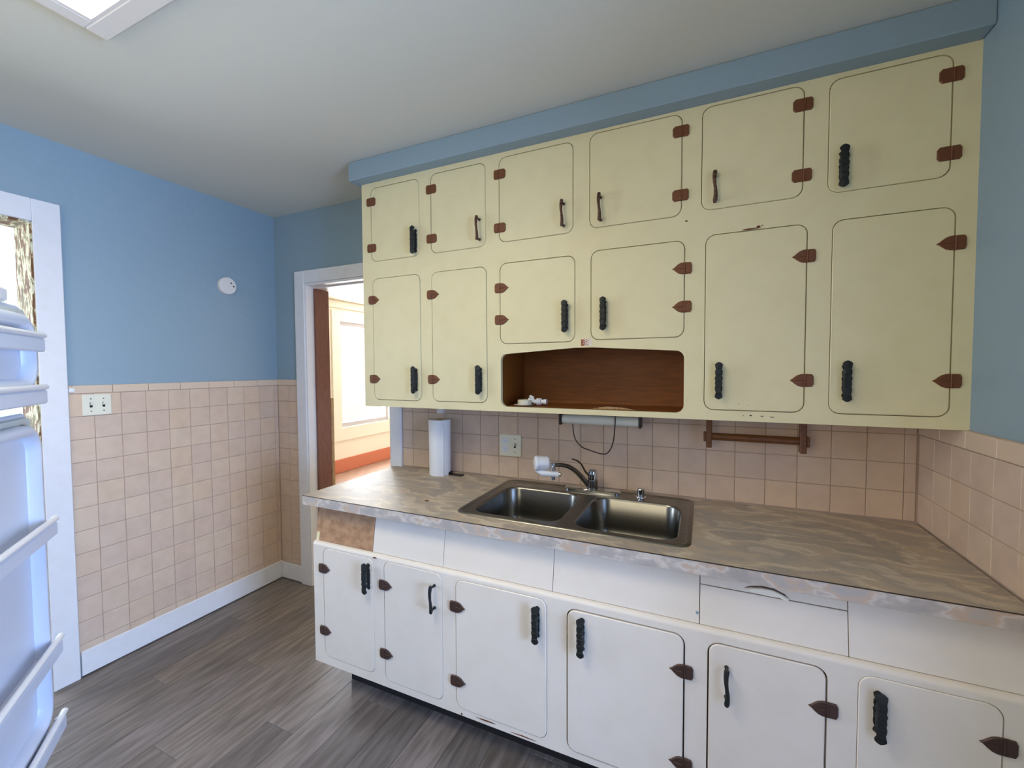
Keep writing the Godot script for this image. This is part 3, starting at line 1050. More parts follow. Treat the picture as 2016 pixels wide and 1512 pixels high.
func base_cabinet():
	var x0 := -1.495
	var yb := 0.118
	var yt := 0.683   # top of the door frame, where the drawers begin
	var t := thing("base_cabinet", "white painted base cabinet of six doors under the countertop", "cabinet")
	var B := [
		[-1.435, -1.138, 0.155, 0.664, -1, "arrow", [0.566, 0.276], -1.166, 0.582, "ornate", 0.001],
		[-1.083, -0.790, 0.146, 0.666, -1, "arrow", [0.561, 0.263], -0.825, 0.568, "slim", 0.001],
		[-0.728, -0.352, 0.146, 0.660, -1, "arrow", [0.55, 0.253], -0.387, 0.573, "ornate", 0.003],
		[-0.280, 0.101, 0.141, 0.650, 1, "arrow", [0.535, 0.238], -0.224, 0.570, "ornate", 0.004],
		[0.164, 0.465, 0.150, 0.649, 1, "arrow", [0.534, 0.25], 0.216, 0.536, "slim", 0.002],
		[0.531, 0.815, 0.150, 0.656, 1, "arrow", [0.558, 0.25], 0.573, 0.564, "ornate", 0.002]]
	var bx := [x0, -1.111, -0.759, -0.316, 0.1325, 0.498, XR]
	var st := sts()
	var cells := []
	for i in 6:
		var u = B[i]
		cells.append([Vector2(bx[i], yb), Vector2(bx[i + 1], yt - 0.014), rr(u[0], u[2], u[1], minf(u[3], yt - 0.016), 0.034)])
	frame_cells(st, cells, ZL, 0.019)
	# the top edge of the frame is rounded back to the drawers
	var pr := []
	for i in 7:
		var a := PI / 2 * i / 6.0
		pr.append(Vector2(yt - 0.014 + 0.014 * sin(a), ZL - 0.016 + 0.016 * cos(a)))
	st.set_smooth_group(3)
	for i in 6:
		quad(st, Vector3(x0, pr[i].x, pr[i].y), Vector3(XR, pr[i].x, pr[i].y), Vector3(XR, pr[i + 1].x, pr[i + 1].y), Vector3(x0, pr[i + 1].x, pr[i + 1].y))
	st.set_smooth_group(-1)
	quad(st, Vector3(x0, yt, ZL - 0.016), Vector3(XR, yt, ZL - 0.016), Vector3(XR, yt, ZL - 0.05), Vector3(x0, yt, ZL - 0.05))
	quad(st, Vector3(x0, yb, ZL - 0.019), Vector3(x0, yb, ZL), Vector3(x0, yt - 0.014, ZL), Vector3(x0, yt - 0.014, ZL - 0.019))
	quad(st, Vector3(x0, yb, ZL - 0.019), Vector3(XR, yb, ZL - 0.019), Vector3(XR, yb, ZL), Vector3(x0, yb, ZL))
	obj("face_frame", st, M.white_paint, t)
	# carcass: left end, floor, toe board
	st = sts()
	var lo := PackedVector2Array([Vector2(-(ZL - 0.0195), yb), Vector2(-(ZL - 0.0195), yt - 0.02), Vector2(-(ZL - 0.017), yt), Vector2(-(ZL - 0.045), 0.851), Vector2(-0.02, 0.851), Vector2(-0.02, yb)])
	X = Transform3D(Basis(Vector3.UP, PI / 2), Vector3(x0 + 0.018, 0, 0))
	extrude(st, lo, -0.018, 0.0)
	X = Transform3D()
	box(st, Vector3(x0 + 0.018, yb, 0.02), Vector3(XR - 0.01, yb + 0.018, ZL - 0.025))
	obj("carcass", st, M.cream, t)
	obj("inner_board", boxed(Vector3(x0 + 0.018, yb + 0.018, ZL - 0.024), Vector3(XR, yt, ZL - 0.0192)), M.groove, t)
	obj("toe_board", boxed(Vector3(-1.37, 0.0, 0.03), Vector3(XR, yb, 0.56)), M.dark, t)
	for i in 6:
		door(t, ZL, B[i], M.white_paint, M.bronze_dark, 0.0045 if i == 4 else 0.0045 if i == 3 else 0.0016)
	# drawer fronts lean back towards the counter
	var jx := [x0 - 0.004, -1.158, -0.798, -0.337, 0.141, 0.515, XR - 0.002]
	var lean := atan2(0.026, 0.165)
	var tb := Basis(Vector3.RIGHT, -lean)
	for i in 6:
		var w: float = jx[i + 1] - jx[i]
		var hgt := 0.165 / cos(lean)
		var at := Vector3((jx[i] + jx[i + 1]) / 2, yt + 0.001, ZL - 0.0175)
		if i == 4:   # a pull-out board over a shallow drawer
			st = boxed(Vector3(-w / 2 + 0.001, 0, -0.018), Vector3(w / 2 - 0.001, hgt - 0.0495, 0), 0.0012)
			obj("drawer", st, M.white_paint, t, at, tb)
			st = boxed(Vector3(-w / 2 + 0.001, hgt - 0.047, -0.018), Vector3(w / 2 - 0.001, hgt, 0), 0.0012)
			var bd := obj("pullout_board", st, M.white_paint, t, at, tb)
			bd.set_meta("label", "pull-out board with a worn finger grip")
			st = sts()
			var grip := PackedVector2Array([Vector2(-0.062, 0.1310), Vector2(-0.05, 0.1360), Vector2(-0.02, 0.1410), Vector2(0.01, 0.1400), Vector2(0.035, 0.1310), Vector2(0.048, 0.1220), Vector2(0.047, 0.1160), Vector2(0.03, 0.1220), Vector2(0.0, 0.1210), Vector2(-0.03, 0.1220), Vector2(-0.055, 0.1260)])
			extrude(st, grip, -0.001, 0.008, 0.85)
			obj("finger_grip", st, M.next_trim, bd).set_meta("label", "chipped cream finger grip")
			st = sts()
			extrude(st, PackedVector2Array([Vector2(-0.066, 0.1320), Vector2(-0.05, 0.1400), Vector2(-0.02, 0.1455), Vector2(0.012, 0.1440), Vector2(0.038, 0.1340), Vector2(0.05, 0.1240), Vector2(0.036, 0.1310), Vector2(0.01, 0.1405), Vector2(-0.02, 0.1415), Vector2(-0.05, 0.1365)]), -0.001, 0.0012)
			obj("grip_scar", st, M.pull_bronze, bd).set_meta("label", "brown scar where paint has worn off")
		else:
			st = boxed(Vector3(-w / 2 + 0.001, 0, -0.018), Vector3(w / 2 - 0.001, hgt, 0), 0.0012)
			var o := obj("drawer", st, M.bare_board if i == 0 else M.white_paint, t, at, tb)
			if i == 0:
				o.set_meta("label", "bare unpainted wooden drawer front")
	# the dark reveal under the counter
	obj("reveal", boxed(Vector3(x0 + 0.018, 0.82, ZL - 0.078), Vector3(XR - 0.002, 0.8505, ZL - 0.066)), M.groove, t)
	# wear
	var tape := chip(t, "tape_scrap", Vector3(0.134, 0.716, ZL - 0.0215), 0.012, 0.012, M.blue, 31)
	tape.set_meta("label", "scrap of blue paint or tape")
	for q in [[-1.13, 0.669, 0.03, 0.008], [-0.24, 0.157, 0.02, 0.004], [-0.086, 0.165, 0.004, 0.008], [-0.098, 0.178, 0.006, 0.003], [-0.60, 0.134, 0.10, 0.006], [-0.44, 0.128, 0.12, 0.005], [-0.705, 0.124, 0.008, 0.012]]:
		chip(t, "paint_chip", Vector3(q[0], q[1], ZL + 0.0006), q[2], q[3], M.bronze, int(q[0] * 1000) + 3000)


# ------------------------------------------------------------------ counter and sink
func counter_and_sink():
	var x0 := -1.545
	var x1 := XR - 0.012
	var zb := 0.012
	var yb := YC - 0.042
	var sx0 := -0.756
	var sx1 := 0.092
	var sz0 := 0.056
	var sz1 := 0.566
	var t := thing("countertop", "long marble-look laminate countertop with a faced front edge", "countertop")
	# top with the cut-out for the sink
	X = Transform3D(Basis(Vector3.RIGHT, -PI / 2), Vector3.ZERO)   # (x, y, z) -> (x, z, -y)
	var st := sts()
	var hole := rr(sx0, -sz1, sx1, -sz0, 0.04)
	ring_cell(st, Vector2(x0, -ZC + 0.001), Vector2(x1, -zb), hole, YC)
	wallring(st, hole, YC, hole, yb + 0.012, true)
	X = Transform3D()
	quad(st, Vector3(x0, yb + 0.012, zb), Vector3(x0, yb + 0.012, ZC - 0.03), Vector3(x0, YC, ZC - 0.03), Vector3(x0, YC, zb))
	quad(st, Vector3(x0, yb + 0.012, zb), Vector3(sx0, yb + 0.012, zb), Vector3(sx0, yb + 0.012, ZC - 0.03), Vector3(x0, yb + 0.012, ZC - 0.03))
	quad(st, Vector3(sx1, yb + 0.012, zb), Vector3(x1, yb + 0.012, zb), Vector3(x1, yb + 0.012, ZC - 0.03), Vector3(sx1, yb + 0.012, ZC - 0.03))
	obj("top", st, M.laminate, t)
	st = boxed(Vector3(x0, yb, ZC - 0.03), Vector3(x1, YC - 0.0016, ZC), 0.0008)
	obj("front_edge", st, M.edge, t)
	st = boxed(Vector3(x0, YC - 0.0016, ZC - 0.004), Vector3(x1, YC + 0.0002, ZC + 0.0003))
	obj("seam", st, M.seam, t).set_meta("label", "dark joint line along the front edge")
	chip(t, "burn_mark", Vector3(-0.965, YC + 0.0002, 0.50), 0.026, 0.02, M.bronze, 5).transform = Transform3D(Basis(Vector3.RIGHT, -PI / 2), Vector3(-0.965, YC + 0.0002, 0.505))
	# sink
	var s := thing("kitchen_sink", "double bowl stainless steel drop-in sink in the countertop", "sink")
	var ox0 := -0.776
	var ox1 := 0.114
	var oz0 := 0.036
	var oz1 := 0.588
	var y := YC
	X = Transform3D(Basis(Vector3.RIGHT, -PI / 2), Vector3.ZERO)
	st = sts()
	var outer := rr(ox0, -oz1, ox1, -oz0, 0.045)
	var in1 := rr(ox0 + 0.012, -oz1 + 0.012, ox1 - 0.012, -oz0 - 0.012, 0.036)
	var in2 := rr(ox0 + 0.022, -oz1 + 0.022, ox1 - 0.022, -oz0 - 0.022, 0.028)
	st.set_smooth_group(1)
	wallring(st, outer, y + 0.0005, rr(ox0 + 0.003, -oz1 + 0.003, ox1 - 0.003, -oz0 - 0.003, 0.043), y + 0.005)
	wallring(st, rr(ox0 + 0.003, -oz1 + 0.003, ox1 - 0.003, -oz0 - 0.003, 0.043), y + 0.005, in1, y + 0.006)
	wallring(st, in1, y + 0.006, in2, y + 0.0015)
	st.set_smooth_group(-1)
	# the deck inside the raised rim: two cells, one bowl in each
	var bl := [-0.728, -0.352, 0.150, 0.548]
	var br := [-0.298, 0.072, 0.150, 0.548]
	var xm := -0.325
	var fx0 := ox0 + 0.022
	var fx1 := ox1 - 0.022
	var fz0 := oz0 + 0.022
	var fz1 := oz1 - 0.022
	var hl := rr(bl[0], -bl[3], bl[1], -bl[2], 0.07, 8)
	var hr := rr(br[0], -br[3], br[1], -br[2], 0.07, 8)
	ring_cell(st, Vector2(fx0, -fz1), Vector2(xm, -fz0), hl, y + 0.0016)
	ring_cell(st, Vector2(xm, -fz1), Vector2(fx1, -fz0), hr, y + 0.0016)
	X = Transform3D()
	obj("rim", st, M.steel, s)
	st = sts()
	tube(st, [Vector3(-0.70, y + 0.001, 0.108), Vector3(-0.60, y + 0.001, 0.105), Vector3(-0.545, y + 0.001, 0.112), Vector3(-0.505, y + 0.001, 0.128), Vector3(-0.46, y + 0.001, 0.133), Vector3(-0.2, y + 0.001, 0.133)], [0.004], 8, 0.8)
	obj("deck_ridge", st, M.steel, s)
	for b in [bl, br]:
		st = sts()
		var cx: float = (b[0] + b[1]) / 2
		var cz: float = (b[2] + b[3]) / 2
		var hx: float = (b[1] - b[0]) / 2
		var hz: float = (b[3] - b[2]) / 2
		var ls := []
		for q in [[0.0, 0.0016, 0.07], [0.003, -0.001, 0.068], [0.006, -0.008, 0.066], [0.014, -0.12, 0.062], [0.018, -0.143, 0.058], [0.028, -0.160, 0.05], [0.045, -0.170, 0.04], [0.075, -0.174, 0.03], [hz - 0.045, -0.178, 0.044]]:
			ls.append([rr(cx - hx + q[0], cz - hz + q[0], cx + hx - q[0], cz + hz - q[0], minf(q[2], minf(hx, hz) - q[0] - 0.001), 8), y + q[1]])
		rings(st, ls, true)
		var bottom: PackedVector2Array = ls[-1][0]
		X = Transform3D(Basis(Vector3.RIGHT, PI / 2), Vector3(0, y - 0.178, 0))
		flat(st, bottom, 0.0, false)
		X = Transform3D()
		obj("bowl", st, M.steel_bowl, s)
		st = sts()
		X = Transform3D(Basis(), Vector3(cx, y - 0.178, cz))
		lathe(st, [Vector2(0.045, 0.0), Vector2(0.043, 0.003), Vector2(0.034, 0.003), Vector2(0.030, 0.0012), Vector2(0.0, 0.0012)], 20)
		X = Transform3D()
		obj("drain", st, M.chrome_dark, s)
	# faucet
	var yd := y + 0.0022
	var f := thing("faucet", "chrome single lever kitchen faucet on the sink deck", "faucet", Vector3(-0.325, yd, 0.085))
	st = sts()
	X = Transform3D(Basis(Vector3.RIGHT, -PI / 2), Vector3.ZERO)
	slab(st, Vector2(-0.132, -0.026), Vector2(0.132, 0.026), 0.024, 0.0, 0.014, 0.005)
	X = Transform3D()
	obj("base_plate", st, M.chrome, f)
	st = sts()
	lathe(st, [Vector2(0.026, 0.012), Vector2(0.0245, 0.02), Vector2(0.0235, 0.05), Vector2(0.0235, 0.055)], 24)
	obj("body", st, M.chrome_dark, f)
	st = sts()
	lathe(st, [Vector2(0.0225, 0.0545), Vector2(0.0215, 0.057), Vector2(0.0235, 0.06), Vector2(0.0235, 0.085), Vector2(0.021, 0.098), Vector2(0.014, 0.105), Vector2(0.0, 0.107)], 24)
	obj("handle_cap", st, M.chrome, f)
	st = sts()
	var pts := []
	var rad := []
	for i in 15:
		var k := i / 14.0
		var a := k * 1.35
		pts.append(Vector3(-0.018, 0.03, 0.008).lerp(Vector3(-0.150, 0.138, 0.125), k) + Vector3(0, 0.034 * sin(PI * k), 0))
		rad.append(lerpf(0.0125, 0.0085, k))
	tube(st, pts, rad, 12)
	obj("spout", st, M.chrome_dark, f)
	st = sts()
	tube(st, [Vector3(-0.014, 0.078, 0.010), Vector3(-0.028, 0.098, 0.028), Vector3(-0.042, 0.135, 0.045), Vector3(-0.056, 0.156, 0.068), Vector3(-0.074, 0.166, 0.090)], [0.008, 0.006, 0.005, 0.0055, 0.004], 10, 0.7)
	obj("lever", st, M.chrome_dark, f)
	st = sts()
	X = Transform3D(Basis(), Vector3(-0.152, 0.138, 0.127))
	lathe(st, [Vector2(0.0, -0.024), Vector2(0.0115, -0.024), Vector2(0.0115, -0.006), Vector2(0.0105, -0.004), Vector2(0.0105, 0.010), Vector2(0.0, 0.013)], 16)
	X = Transform3D()
	obj("aerator", st, M.chrome, f)
	# filter clipped to the spout
	var w := thing("water_filter", "white round water filter clipped to the end of the spout", "filter", Vector3(-0.477, 1.008, 0.212))
	var ax := Vector3(-0.86, 0.02, 0.50).normalized()   # axis of the canister, towards its flat face
	var sd := ax.cross(Vector3.UP).normalized()
	var bb := Basis(sd, ax, sd.cross(ax))
	st = sts()
	X = Transform3D(bb, Vector3(-0.025, 0.030, -0.012))
	lathe(st, [Vector2(0.0, 0.0), Vector2(0.026, 0.0), Vector2(0.031, 0.006), Vector2(0.0325, 0.05), Vector2(0.035, 0.052), Vector2(0.035, 0.062), Vector2(0.032, 0.064)], 28)
	obj("canister", st, M.plastic_white, w)
	st = sts()
	lathe(st, [Vector2(0.032, 0.063), Vector2(0.030, 0.066), Vector2(0.0, 0.067)], 28)
	box(st, Vector3(-0.029, 0.064, -0.0025), Vector3(0.029, 0.0685, 0.0025), 0.001)
	X = Transform3D()
	obj("end_cap", st, M.plastic_white, w)
	st = sts()
	tube(st, [Vector3(-0.075, 0.000, 0.020), Vector3(-0.045, -0.012, 0.018), Vector3(-0.012, -0.014, 0.008), Vector3(0.024, -0.016, -0.004)], [0.010, 0.014, 0.013, 0.0135], 12)
	obj("arm", st, M.plastic_white, w)
	st = sts()
	X = Transform3D(Basis(Vector3.FORWARD, PI / 2), Vector3(0.024, -0.016, -0.004))
	lathe(st, [Vector2(0.0, 0.0), Vector2(0.009, 0.0), Vector2(0.009, 0.012), Vector2(0.006, 0.014), Vector2(0.0, 0.015)], 14)
	X = Transform3D(Basis(), Vector3(0.0, -0.042, 0.0))
	lathe(st, [Vector2(0.0, 0.0), Vector2(0.009, 0.0), Vector2(0.010, 0.016)], 14)
	X = Transform3D()
	obj("valve", st, M.chrome, w)
	# cap of the spare hole
	var g := thing("air_gap", "small chrome cap on the sink deck right of the faucet", "cap", Vector3(-0.106, yd, 0.088))
	st = sts()
	lathe(st, [Vector2(0.024, 0.0), Vector2(0.023, 0.003), Vector2(0.016, 0.004)], 20)
	obj("flange", st, M.chrome, g)
	st = sts()
	lathe(st, [Vector2(0.0165, 0.003), Vector2(0.0165, 0.036), Vector2(0.0150, 0.0385), Vector2(0.0, 0.039)], 20)
	obj("cap", st, M.chrome, g)


# ------------------------------------------------------------------ small things
func screw(parent: Node, at: Vector3, b: Basis, m: Material):
	var st := sts()
	lathe(st, [Vector2(0.003, 0.0), Vector2(0.0028, 0.0009), Vector2(0.0, 0.0012)], 10)
	obj("screw", st, m, parent, at, b * Basis(Vector3.RIGHT, PI / 2))


func toggle(parent: Node, at: Vector3, b: Basis, up: float):
	var st := sts()
	X = Transform3D(b, at)
	box(st, Vector3(-0.005, -0.012, -0.0005), Vector3(0.005, 0.012, 0.0008))
	obj("slot", st, M.dark, parent)
	st = sts()
	X = Transform3D(b * Basis(Vector3.RIGHT, -0.5 * up), at + b * Vector3(0, 0.002 * up, 0))
	box(st, Vector3(-0.0038, -0.005, 0.0), Vector3(0.0038, 0.005, 0.013), 0.001)
	X = Transform3D()
	obj("toggle", st, M.ivory, parent)


func small_things():
	var st: SurfaceTool
	# light switch on the left wall
	var bl := Basis(Vector3.UP, PI / 2)
	var sw := thing("light_switch", "ivory double toggle switch plate on the left wall tiles", "switch", Vector3(XL + 0.008, 1.309, 0.981))
	st = sts()
	slab(st, Vector2(-0.055, -0.051), Vector2(0.055, 0.051), 0.005, 0.0, 0.006, 0.0025)
	obj("plate", st, M.ivory, sw, Vector3.ZERO, bl)
	for s in [-1, 1]:
		toggle(sw, bl * Vector3(0.024 * s, 0.0, 0.006), bl, 1.0)
		for v in [-1, 1]:
			screw(sw, bl * Vector3(0.024 * s, 0.030 * v, 0.0058), bl, M.bronze_dark)
	# outlet and switch on the backsplash
	var ou := thing("outlet_plate", "ivory plate with a duplex outlet and a switch above the counter", "outlet", Vector3(-0.783, 1.069, 0.008))
	st = sts()
	slab(st, Vector2(-0.063, -0.058), Vector2(0.063, 0.058), 0.005, 0.0, 0.006, 0.0025)
	obj("plate", st, M.ivory, ou)
	for v in [-1, 1]:
		st = sts()
		X = Transform3D(Basis(), Vector3(-0.028, 0.020 * v, 0))
		slab(st, Vector2(-0.0165, -0.0145), Vector2(0.0165, 0.0145), 0.008, 0.005, 0.0075, 0.0008)
		X = Transform3D()
		var rc := obj("receptacle", st, M.plastic_white, ou)
		st = sts()
		X = Transform3D(Basis(), Vector3(-0.028, 0.020 * v, 0))
		box(st, Vector3(-0.0075, -0.001, 0.007), Vector3(-0.0055, 0.008, 0.0078))
		box(st, Vector3(0.0055, -0.001, 0.007), Vector3(0.0075, 0.007, 0.0078))
		box(st, Vector3(-0.002, -0.0095, 0.007), Vector3(0.002, -0.0055, 0.0078))
		X = Transform3D()
		obj("slots", st, M.dark, rc)
	toggle(ou, Vector3(0.028, 0, 0.006), Basis(), 1.0)
	for v in [-1, 1]:
		screw(ou, Vector3(0.028, 0.035 * v, 0.0058), Basis(), M.bronze_dark)
	# alarm on the left wall
	var al := thing("alarm_sensor", "round white alarm sensor high on the blue left wall", "sensor", Vector3(XL, 1.997, 0.338))
	st = sts()
	lathe(st, [Vector2(0.052, 0.0), Vector2(0.053, 0.004), Vector2(0.053, 0.020), Vector2(0.050, 0.025), Vector2(0.0, 0.0265)], 36)
	obj("case", st, M.fixture_white, al, Vector3.ZERO, Basis(Vector3.FORWARD, PI / 2))
	for q in [[0.018, -0.018], [0.0, -0.034]]:
		st = sts()
		lathe(st, [Vector2(0.005, 0.0), Vector2(0.0045, 0.001), Vector2(0.0, 0.001)], 10)
		obj("sound_hole", st, M.dark, al, Vector3(0.0258, q[0], q[1]), Basis(Vector3.FORWARD, PI / 2))
	# lamp under the cabinet
	var y0 := 1.281
	var la := thing("strip_light", "unlit white strip light with black ends under the cabinet", "light", Vector3(-0.285, y0, 0.12))
	st = boxed(Vector3(-0.19, -0.012, -0.035), Vector3(0.19, 0.0, 0.03), 0.002)
	obj("housing", st, M.fixture_white, la)
	st = sts()
	tube(st, [Vector3(-0.180, -0.044, 0.0), Vector3(0.180, -0.044, 0.0)], [0.022], 20)
	obj("diffuser", st, M.diffuser, la)
	for s in [-1, 1]:
		st = boxed(Vector3(0.180 * s - 0.006, -0.070, -0.028), Vector3(0.180 * s + 0.006, 0.0, 0.026), 0.003)
		obj("end_cap", st, M.black_plastic, la)
	st = sts()
	var cp := []
	var cv := Curve3D.new()
	for q in [[-0.418, 1.225], [-0.409, 1.151], [-0.379, 1.109], [-0.338, 1.093], [-0.276, 1.079], [-0.244, 1.095], [-0.225, 1.139], [-0.212, 1.198], [-0.208, 1.279]]:
		cp.append(Vector3(q[0] + 0.285, q[1] - y0, -0.02 if q[0] < -0.25 else 0.028 if q[0] > -0.215 else -0.005))
	var sm := []
	for i in cp.size() - 1:
		for k in 6:
			sm.append(cp[i].cubic_interpolate(cp[i + 1], cp[maxi(i - 1, 0)], cp[mini(i + 2, cp.size() - 1)], k / 6.0))
	sm.append(cp[-1])
	tube(st, sm, [0.0026], 8)
	obj("cord", st, M.cord, la)
	# wooden rail under the cabinet
	var ra := thing("towel_rail", "brown wooden paper towel rail hung under the right cabinet", "rail", Vector3(0.3325, y0, 0.10))
	for s in [-1, 1]:
		st = boxed(Vector3(0.164 * s - 0.011, -0.138, -0.018), Vector3(0.164 * s + 0.011, 0.0, 0.018), 0.003)
		obj("bracket", st, M.bar_wood, ra)
		st = boxed(Vector3(0.180 * s - 0.005, -0.113, -0.016), Vector3(0.180 * s + 0.005, -0.073, 0.016), 0.003)
		obj("end_stop", st, M.bar_wood, ra)
	st = sts()
	tube(st, [Vector3(-0.184, -0.092, 0.0), Vector3(0.184, -0.092, 0.0)], [0.0155], 8)
	obj("dowel", st, M.bar_wood, ra)
	# paper towels
	var pt := thing("paper_towel_roll", "white paper towel roll standing on the counter by the doorway", "paper towel", Vector3(-1.178, YC, 0.082))
	st = sts()
	lathe(st, [Vector2(0.020, 0.002), Vector2(0.056, 0.0), Vector2(0.058, 0.003), Vector2(0.0585, 0.15), Vector2(0.060, 0.30), Vector2(0.0585, 0.305), Vector2(0.020, 0.303)], 40)
	tube(st, [Vector3(0.046, 0.001, 0.037), Vector3(0.048, 0.304, 0.038)], [0.0035], 6)
	obj("sheets", st, M.paper, pt)
	st = sts()
	tube(st, [Vector3(0, 0.0, 0), Vector3(0, 0.306, 0)], [0.0205], 20)
	obj("core", st, M.raw_wood, pt)
	var hk := thing("towel_mount", "small white mount under the cabinet above the paper towels", "mount", Vector3(-1.168, y0, 0.082))
	st = boxed(Vector3(-0.030, -0.010, -0.03), Vector3(0.030, 0.0, 0.03), 0.002)
	obj("mount_plate", st, M.fixture_white, hk)
	st = boxed(Vector3(-0.018, -0.05, -0.018), Vector3(0.018, -0.010, 0.018), 0.004)
	obj("socket", st, M.fixture_white, hk)
	var cl := thing("black_bracket", "small flat black bracket lying beside the paper towel roll", "bracket", Vector3(-1.085, YC, 0.068))
	st = boxed(Vector3(-0.035, 0.0, -0.016), Vector3(0.045, 0.007, 0.016), 0.002)
	obj("bar", st, M.black_plastic, cl)
	st = boxed(Vector3(-0.048, 0.0, -0.020), Vector3(-0.034, 0.018, 0.020), 0.003)
	obj("lug", st, M.black_plastic, cl)
	# things in the niche
	var ni := 1.303
	var sa := thing("saucer", "thin white saucer at the left end of the cabinet niche", "saucer", Vector3(-0.615, ni, 0.222))
	st = sts()
	lathe(st, [Vector2(0.0, 0.0), Vector2(0.030, 0.0), Vector2(0.046, 0.004), Vector2(0.0465, 0.0055), Vector2(0.030, 0.002), Vector2(0.0, 0.002)], 28)
	obj("dish", st, M.fixture_white, sa)
	var ta := thing("tape_roll", "roll of cream masking tape lying on the saucer", "tape", Vector3(-0.612, ni + 0.0045, 0.222))
	st = sts()
	lathe(st, [Vector2(0.018, 0.0), Vector2(0.032, 0.0), Vector2(0.033, 0.002), Vector2(0.033, 0.021), Vector2(0.032, 0.023), Vector2(0.019, 0.023), Vector2(0.018, 0.022), Vector2(0.018, 0.0)], 28)
	obj("tape", st, M.ivory, ta)
	var pf := thing("plastic_fitting", "small ribbed white plastic fitting beside the tape roll", "fitting", Vector3(-0.543, ni + 0.001, 0.200))
	X = Transform3D(Basis(Vector3.BACK, -PI / 2), Vector3(-0.03, 0.017, 0))
	st = sts()
	lathe(st, [Vector2(0.0, 0.0), Vector2(0.010, 0.0), Vector2(0.011, 0.012), Vector2(0.017, 0.014), Vector2(0.016, 0.018), Vector2(0.017, 0.021), Vector2(0.016, 0.024), Vector2(0.017, 0.028), Vector2(0.016, 0.031), Vector2(0.017, 0.034), Vector2(0.011, 0.037), Vector2(0.010, 0.046)], 20)
	obj("body", st, M.plastic_white, pf)
	st = sts()
	lathe(st, [Vector2(0.010, 0.045), Vector2(0.0125, 0.046), Vector2(0.0125, 0.062), Vector2(0.0, 0.063)], 20)
	X = Transform3D()
	obj("cap", st, M.plastic_white, pf)
	for s in [0, 1]:
		st = sts()
		tube(st, [Vector3(-0.028, 0.016, 0.006), Vector3(-0.042, 0.024 + 0.010 * s, 0.008 - 0.016 * s), Vector3(-0.056, 0.028 + 0.012 * s, 0.012 - 0.024 * s)], [0.006, 0.009, 0.007], 10)
		obj("lobe", st, M.plastic_white, pf)


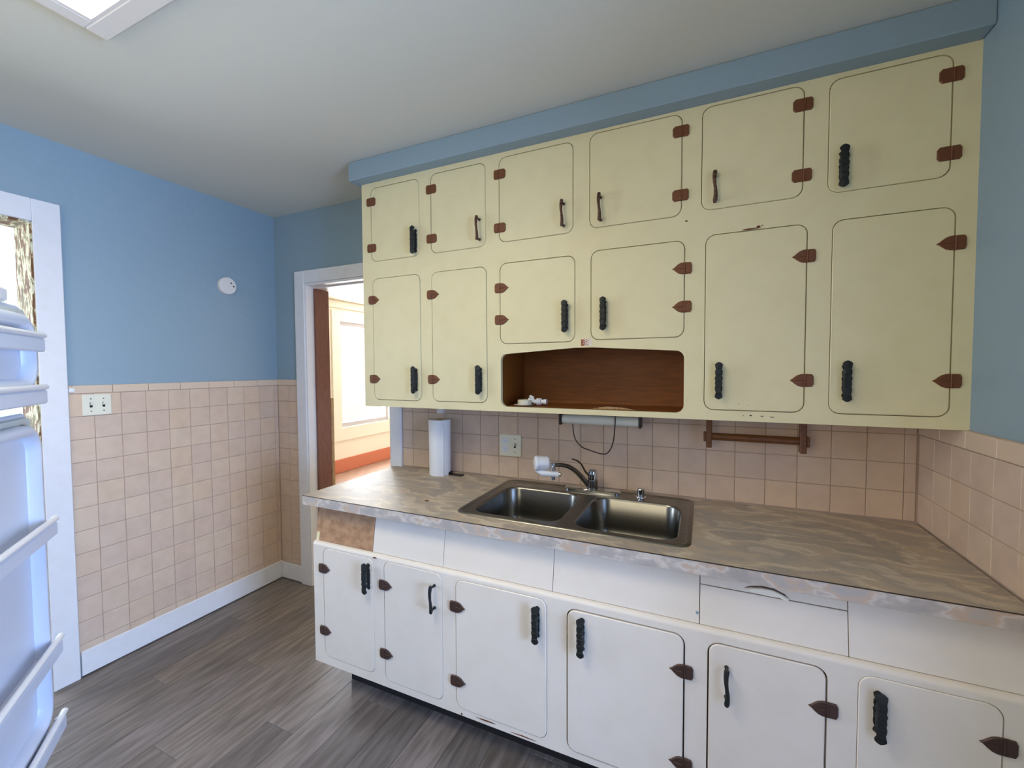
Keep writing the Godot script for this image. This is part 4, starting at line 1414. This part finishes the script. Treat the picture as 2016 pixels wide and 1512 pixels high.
# ------------------------------------------------------------------ refrigerator with its doors swung open
func fridge():
	var hz := Vector3(-1.425, 0, 1.80)     # hinge corner
	var e := Vector3(-0.82, 0, -0.57).normalized()   # from the hinge to the free edge
	var n := Vector3(0.57, 0, -0.82).normalized()    # the inner face of the open doors
	var bs := Basis(e, Vector3.UP, e.cross(Vector3.UP))
	var fr := thing("refrigerator", "white refrigerator with both doors swung wide open, bins facing the room", "refrigerator", Vector3(hz.x, 0, hz.z))
	var st := sts()
	var w := 0.72
	var z0 := 0.08
	var z1 := 0.70
	box(st, Vector3(0.0, 0.06, z0), Vector3(0.05, 1.74, z1), 0.006)
	box(st, Vector3(w - 0.05, 0.06, z0), Vector3(w, 1.74, z1), 0.006)
	box(st, Vector3(0.05, 0.06, z0), Vector3(w - 0.05, 0.16, z1), 0.006)
	box(st, Vector3(0.05, 1.69, z0), Vector3(w - 0.05, 1.74, z1), 0.006)
	box(st, Vector3(0.05, 1.27, z0), Vector3(w - 0.05, 1.36, z1), 0.006)
	box(st, Vector3(0.05, 0.16, z1 - 0.05), Vector3(w - 0.05, 1.69, z1))
	obj("body", st, M.fridge, fr)
	for y in [0.5, 0.8, 1.05]:
		obj("shelf", boxed(Vector3(0.05, y, z0 + 0.06), Vector3(w - 0.05, y + 0.012, z1 - 0.05), 0.003), M.fridge, fr)
	obj("foot_rail", boxed(Vector3(0.02, 0.0, z0 + 0.03), Vector3(w - 0.02, 0.06, z1 - 0.02)), M.dark, fr)
	# doors: x along the door, z towards the inside (n)
	var b := Basis(e, Vector3.UP, n)
	for q in [[0.17, 1.33, "fridge_door"], [1.36, 1.70, "freezer_door"]]:
		st = sts()
		slab(st, Vector2(0.0, q[0]), Vector2(w, q[1]), 0.02, -0.05, 0.0, 0.006)
		var d := obj(q[2], st, M.fridge, fr, Vector3.ZERO, b)
		st = sts()
		var g := rr(0.012, q[0] + 0.012, w - 0.012, q[1] - 0.012, 0.02)
		var gi := rr(0.035, q[0] + 0.035, w - 0.035, q[1] - 0.035, 0.03)
		wallring(st, g, 0.0, rr(0.016, q[0] + 0.016, w - 0.016, q[1] - 0.016, 0.02), 0.014)
		wallring(st, rr(0.016, q[0] + 0.016, w - 0.016, q[1] - 0.016, 0.02), 0.014, gi, 0.012)
		wallring(st, gi, 0.012, gi, 0.0, true)
		obj("gasket", st, M.gasket, d)
		# moulded liner with raised side walls
		st = sts()
		var lo := Vector2(0.03, q[0] + 0.045)
		var hi := Vector2(w - 0.022, q[1] - 0.036)
		var a0 := rr(lo.x, lo.y, hi.x, hi.y, 0.09, 10)
		var a1 := rr(lo.x + 0.012, lo.y + 0.012, hi.x - 0.012, hi.y - 0.012, 0.082, 10)
		var a2 := rr(lo.x + 0.032, lo.y + 0.03, hi.x - 0.032, hi.y - 0.03, 0.065, 10)
		var a3 := rr(lo.x + 0.045, lo.y + 0.045, hi.x - 0.045, hi.y - 0.045, 0.05, 10)
		st.set_smooth_group(1)
		wallring(st, a0, 0.0, a0, 0.038)
		wallring(st, a0, 0.038, a1, 0.046)
		wallring(st, a1, 0.046, a2, 0.046)
		wallring(st, a2, 0.046, a3, 0.015)
		st.set_smooth_group(-1)
		flat(st, a3, 0.015)
		obj("liner", st, M.fridge, d)
		var heights := [0.24, 0.52, 0.95] if q[2] == "fridge_door" else [1.42, 1.60]
		for h in heights:
			var d0 := 0.060 if q[2] == "fridge_door" else 0.05
			st = sts()
			box(st, Vector3(lo.x + 0.02, h - 0.055, 0.012), Vector3(hi.x - 0.02, h - 0.045, d0), 0.003)
			box(st, Vector3(lo.x - 0.004, h - 0.058, d0), Vector3(hi.x + 0.002, h - 0.010, d0 + 0.012), 0.005)
			box(st, Vector3(lo.x - 0.004, h - 0.058, 0.042), Vector3(lo.x + 0.014, h - 0.010, d0 + 0.002), 0.005)
			box(st, Vector3(hi.x - 0.014, h - 0.058, 0.042), Vector3(hi.x + 0.002, h - 0.010, d0 + 0.002), 0.005)
			obj("door_bin", st, M.fridge, d)
			st = sts()
			tube(st, [Vector3(lo.x - 0.006, h, d0 + 0.006), Vector3(hi.x + 0.006, h, d0 + 0.006)], [0.010], 12)
			obj("bin_rail", st, M.plastic_white, d)
	obj("top_cap", boxed(Vector3(0.42, 1.699, -0.045), Vector3(0.60, 1.745, 0.012), 0.008), M.plastic_white, fr, Vector3.ZERO, b)
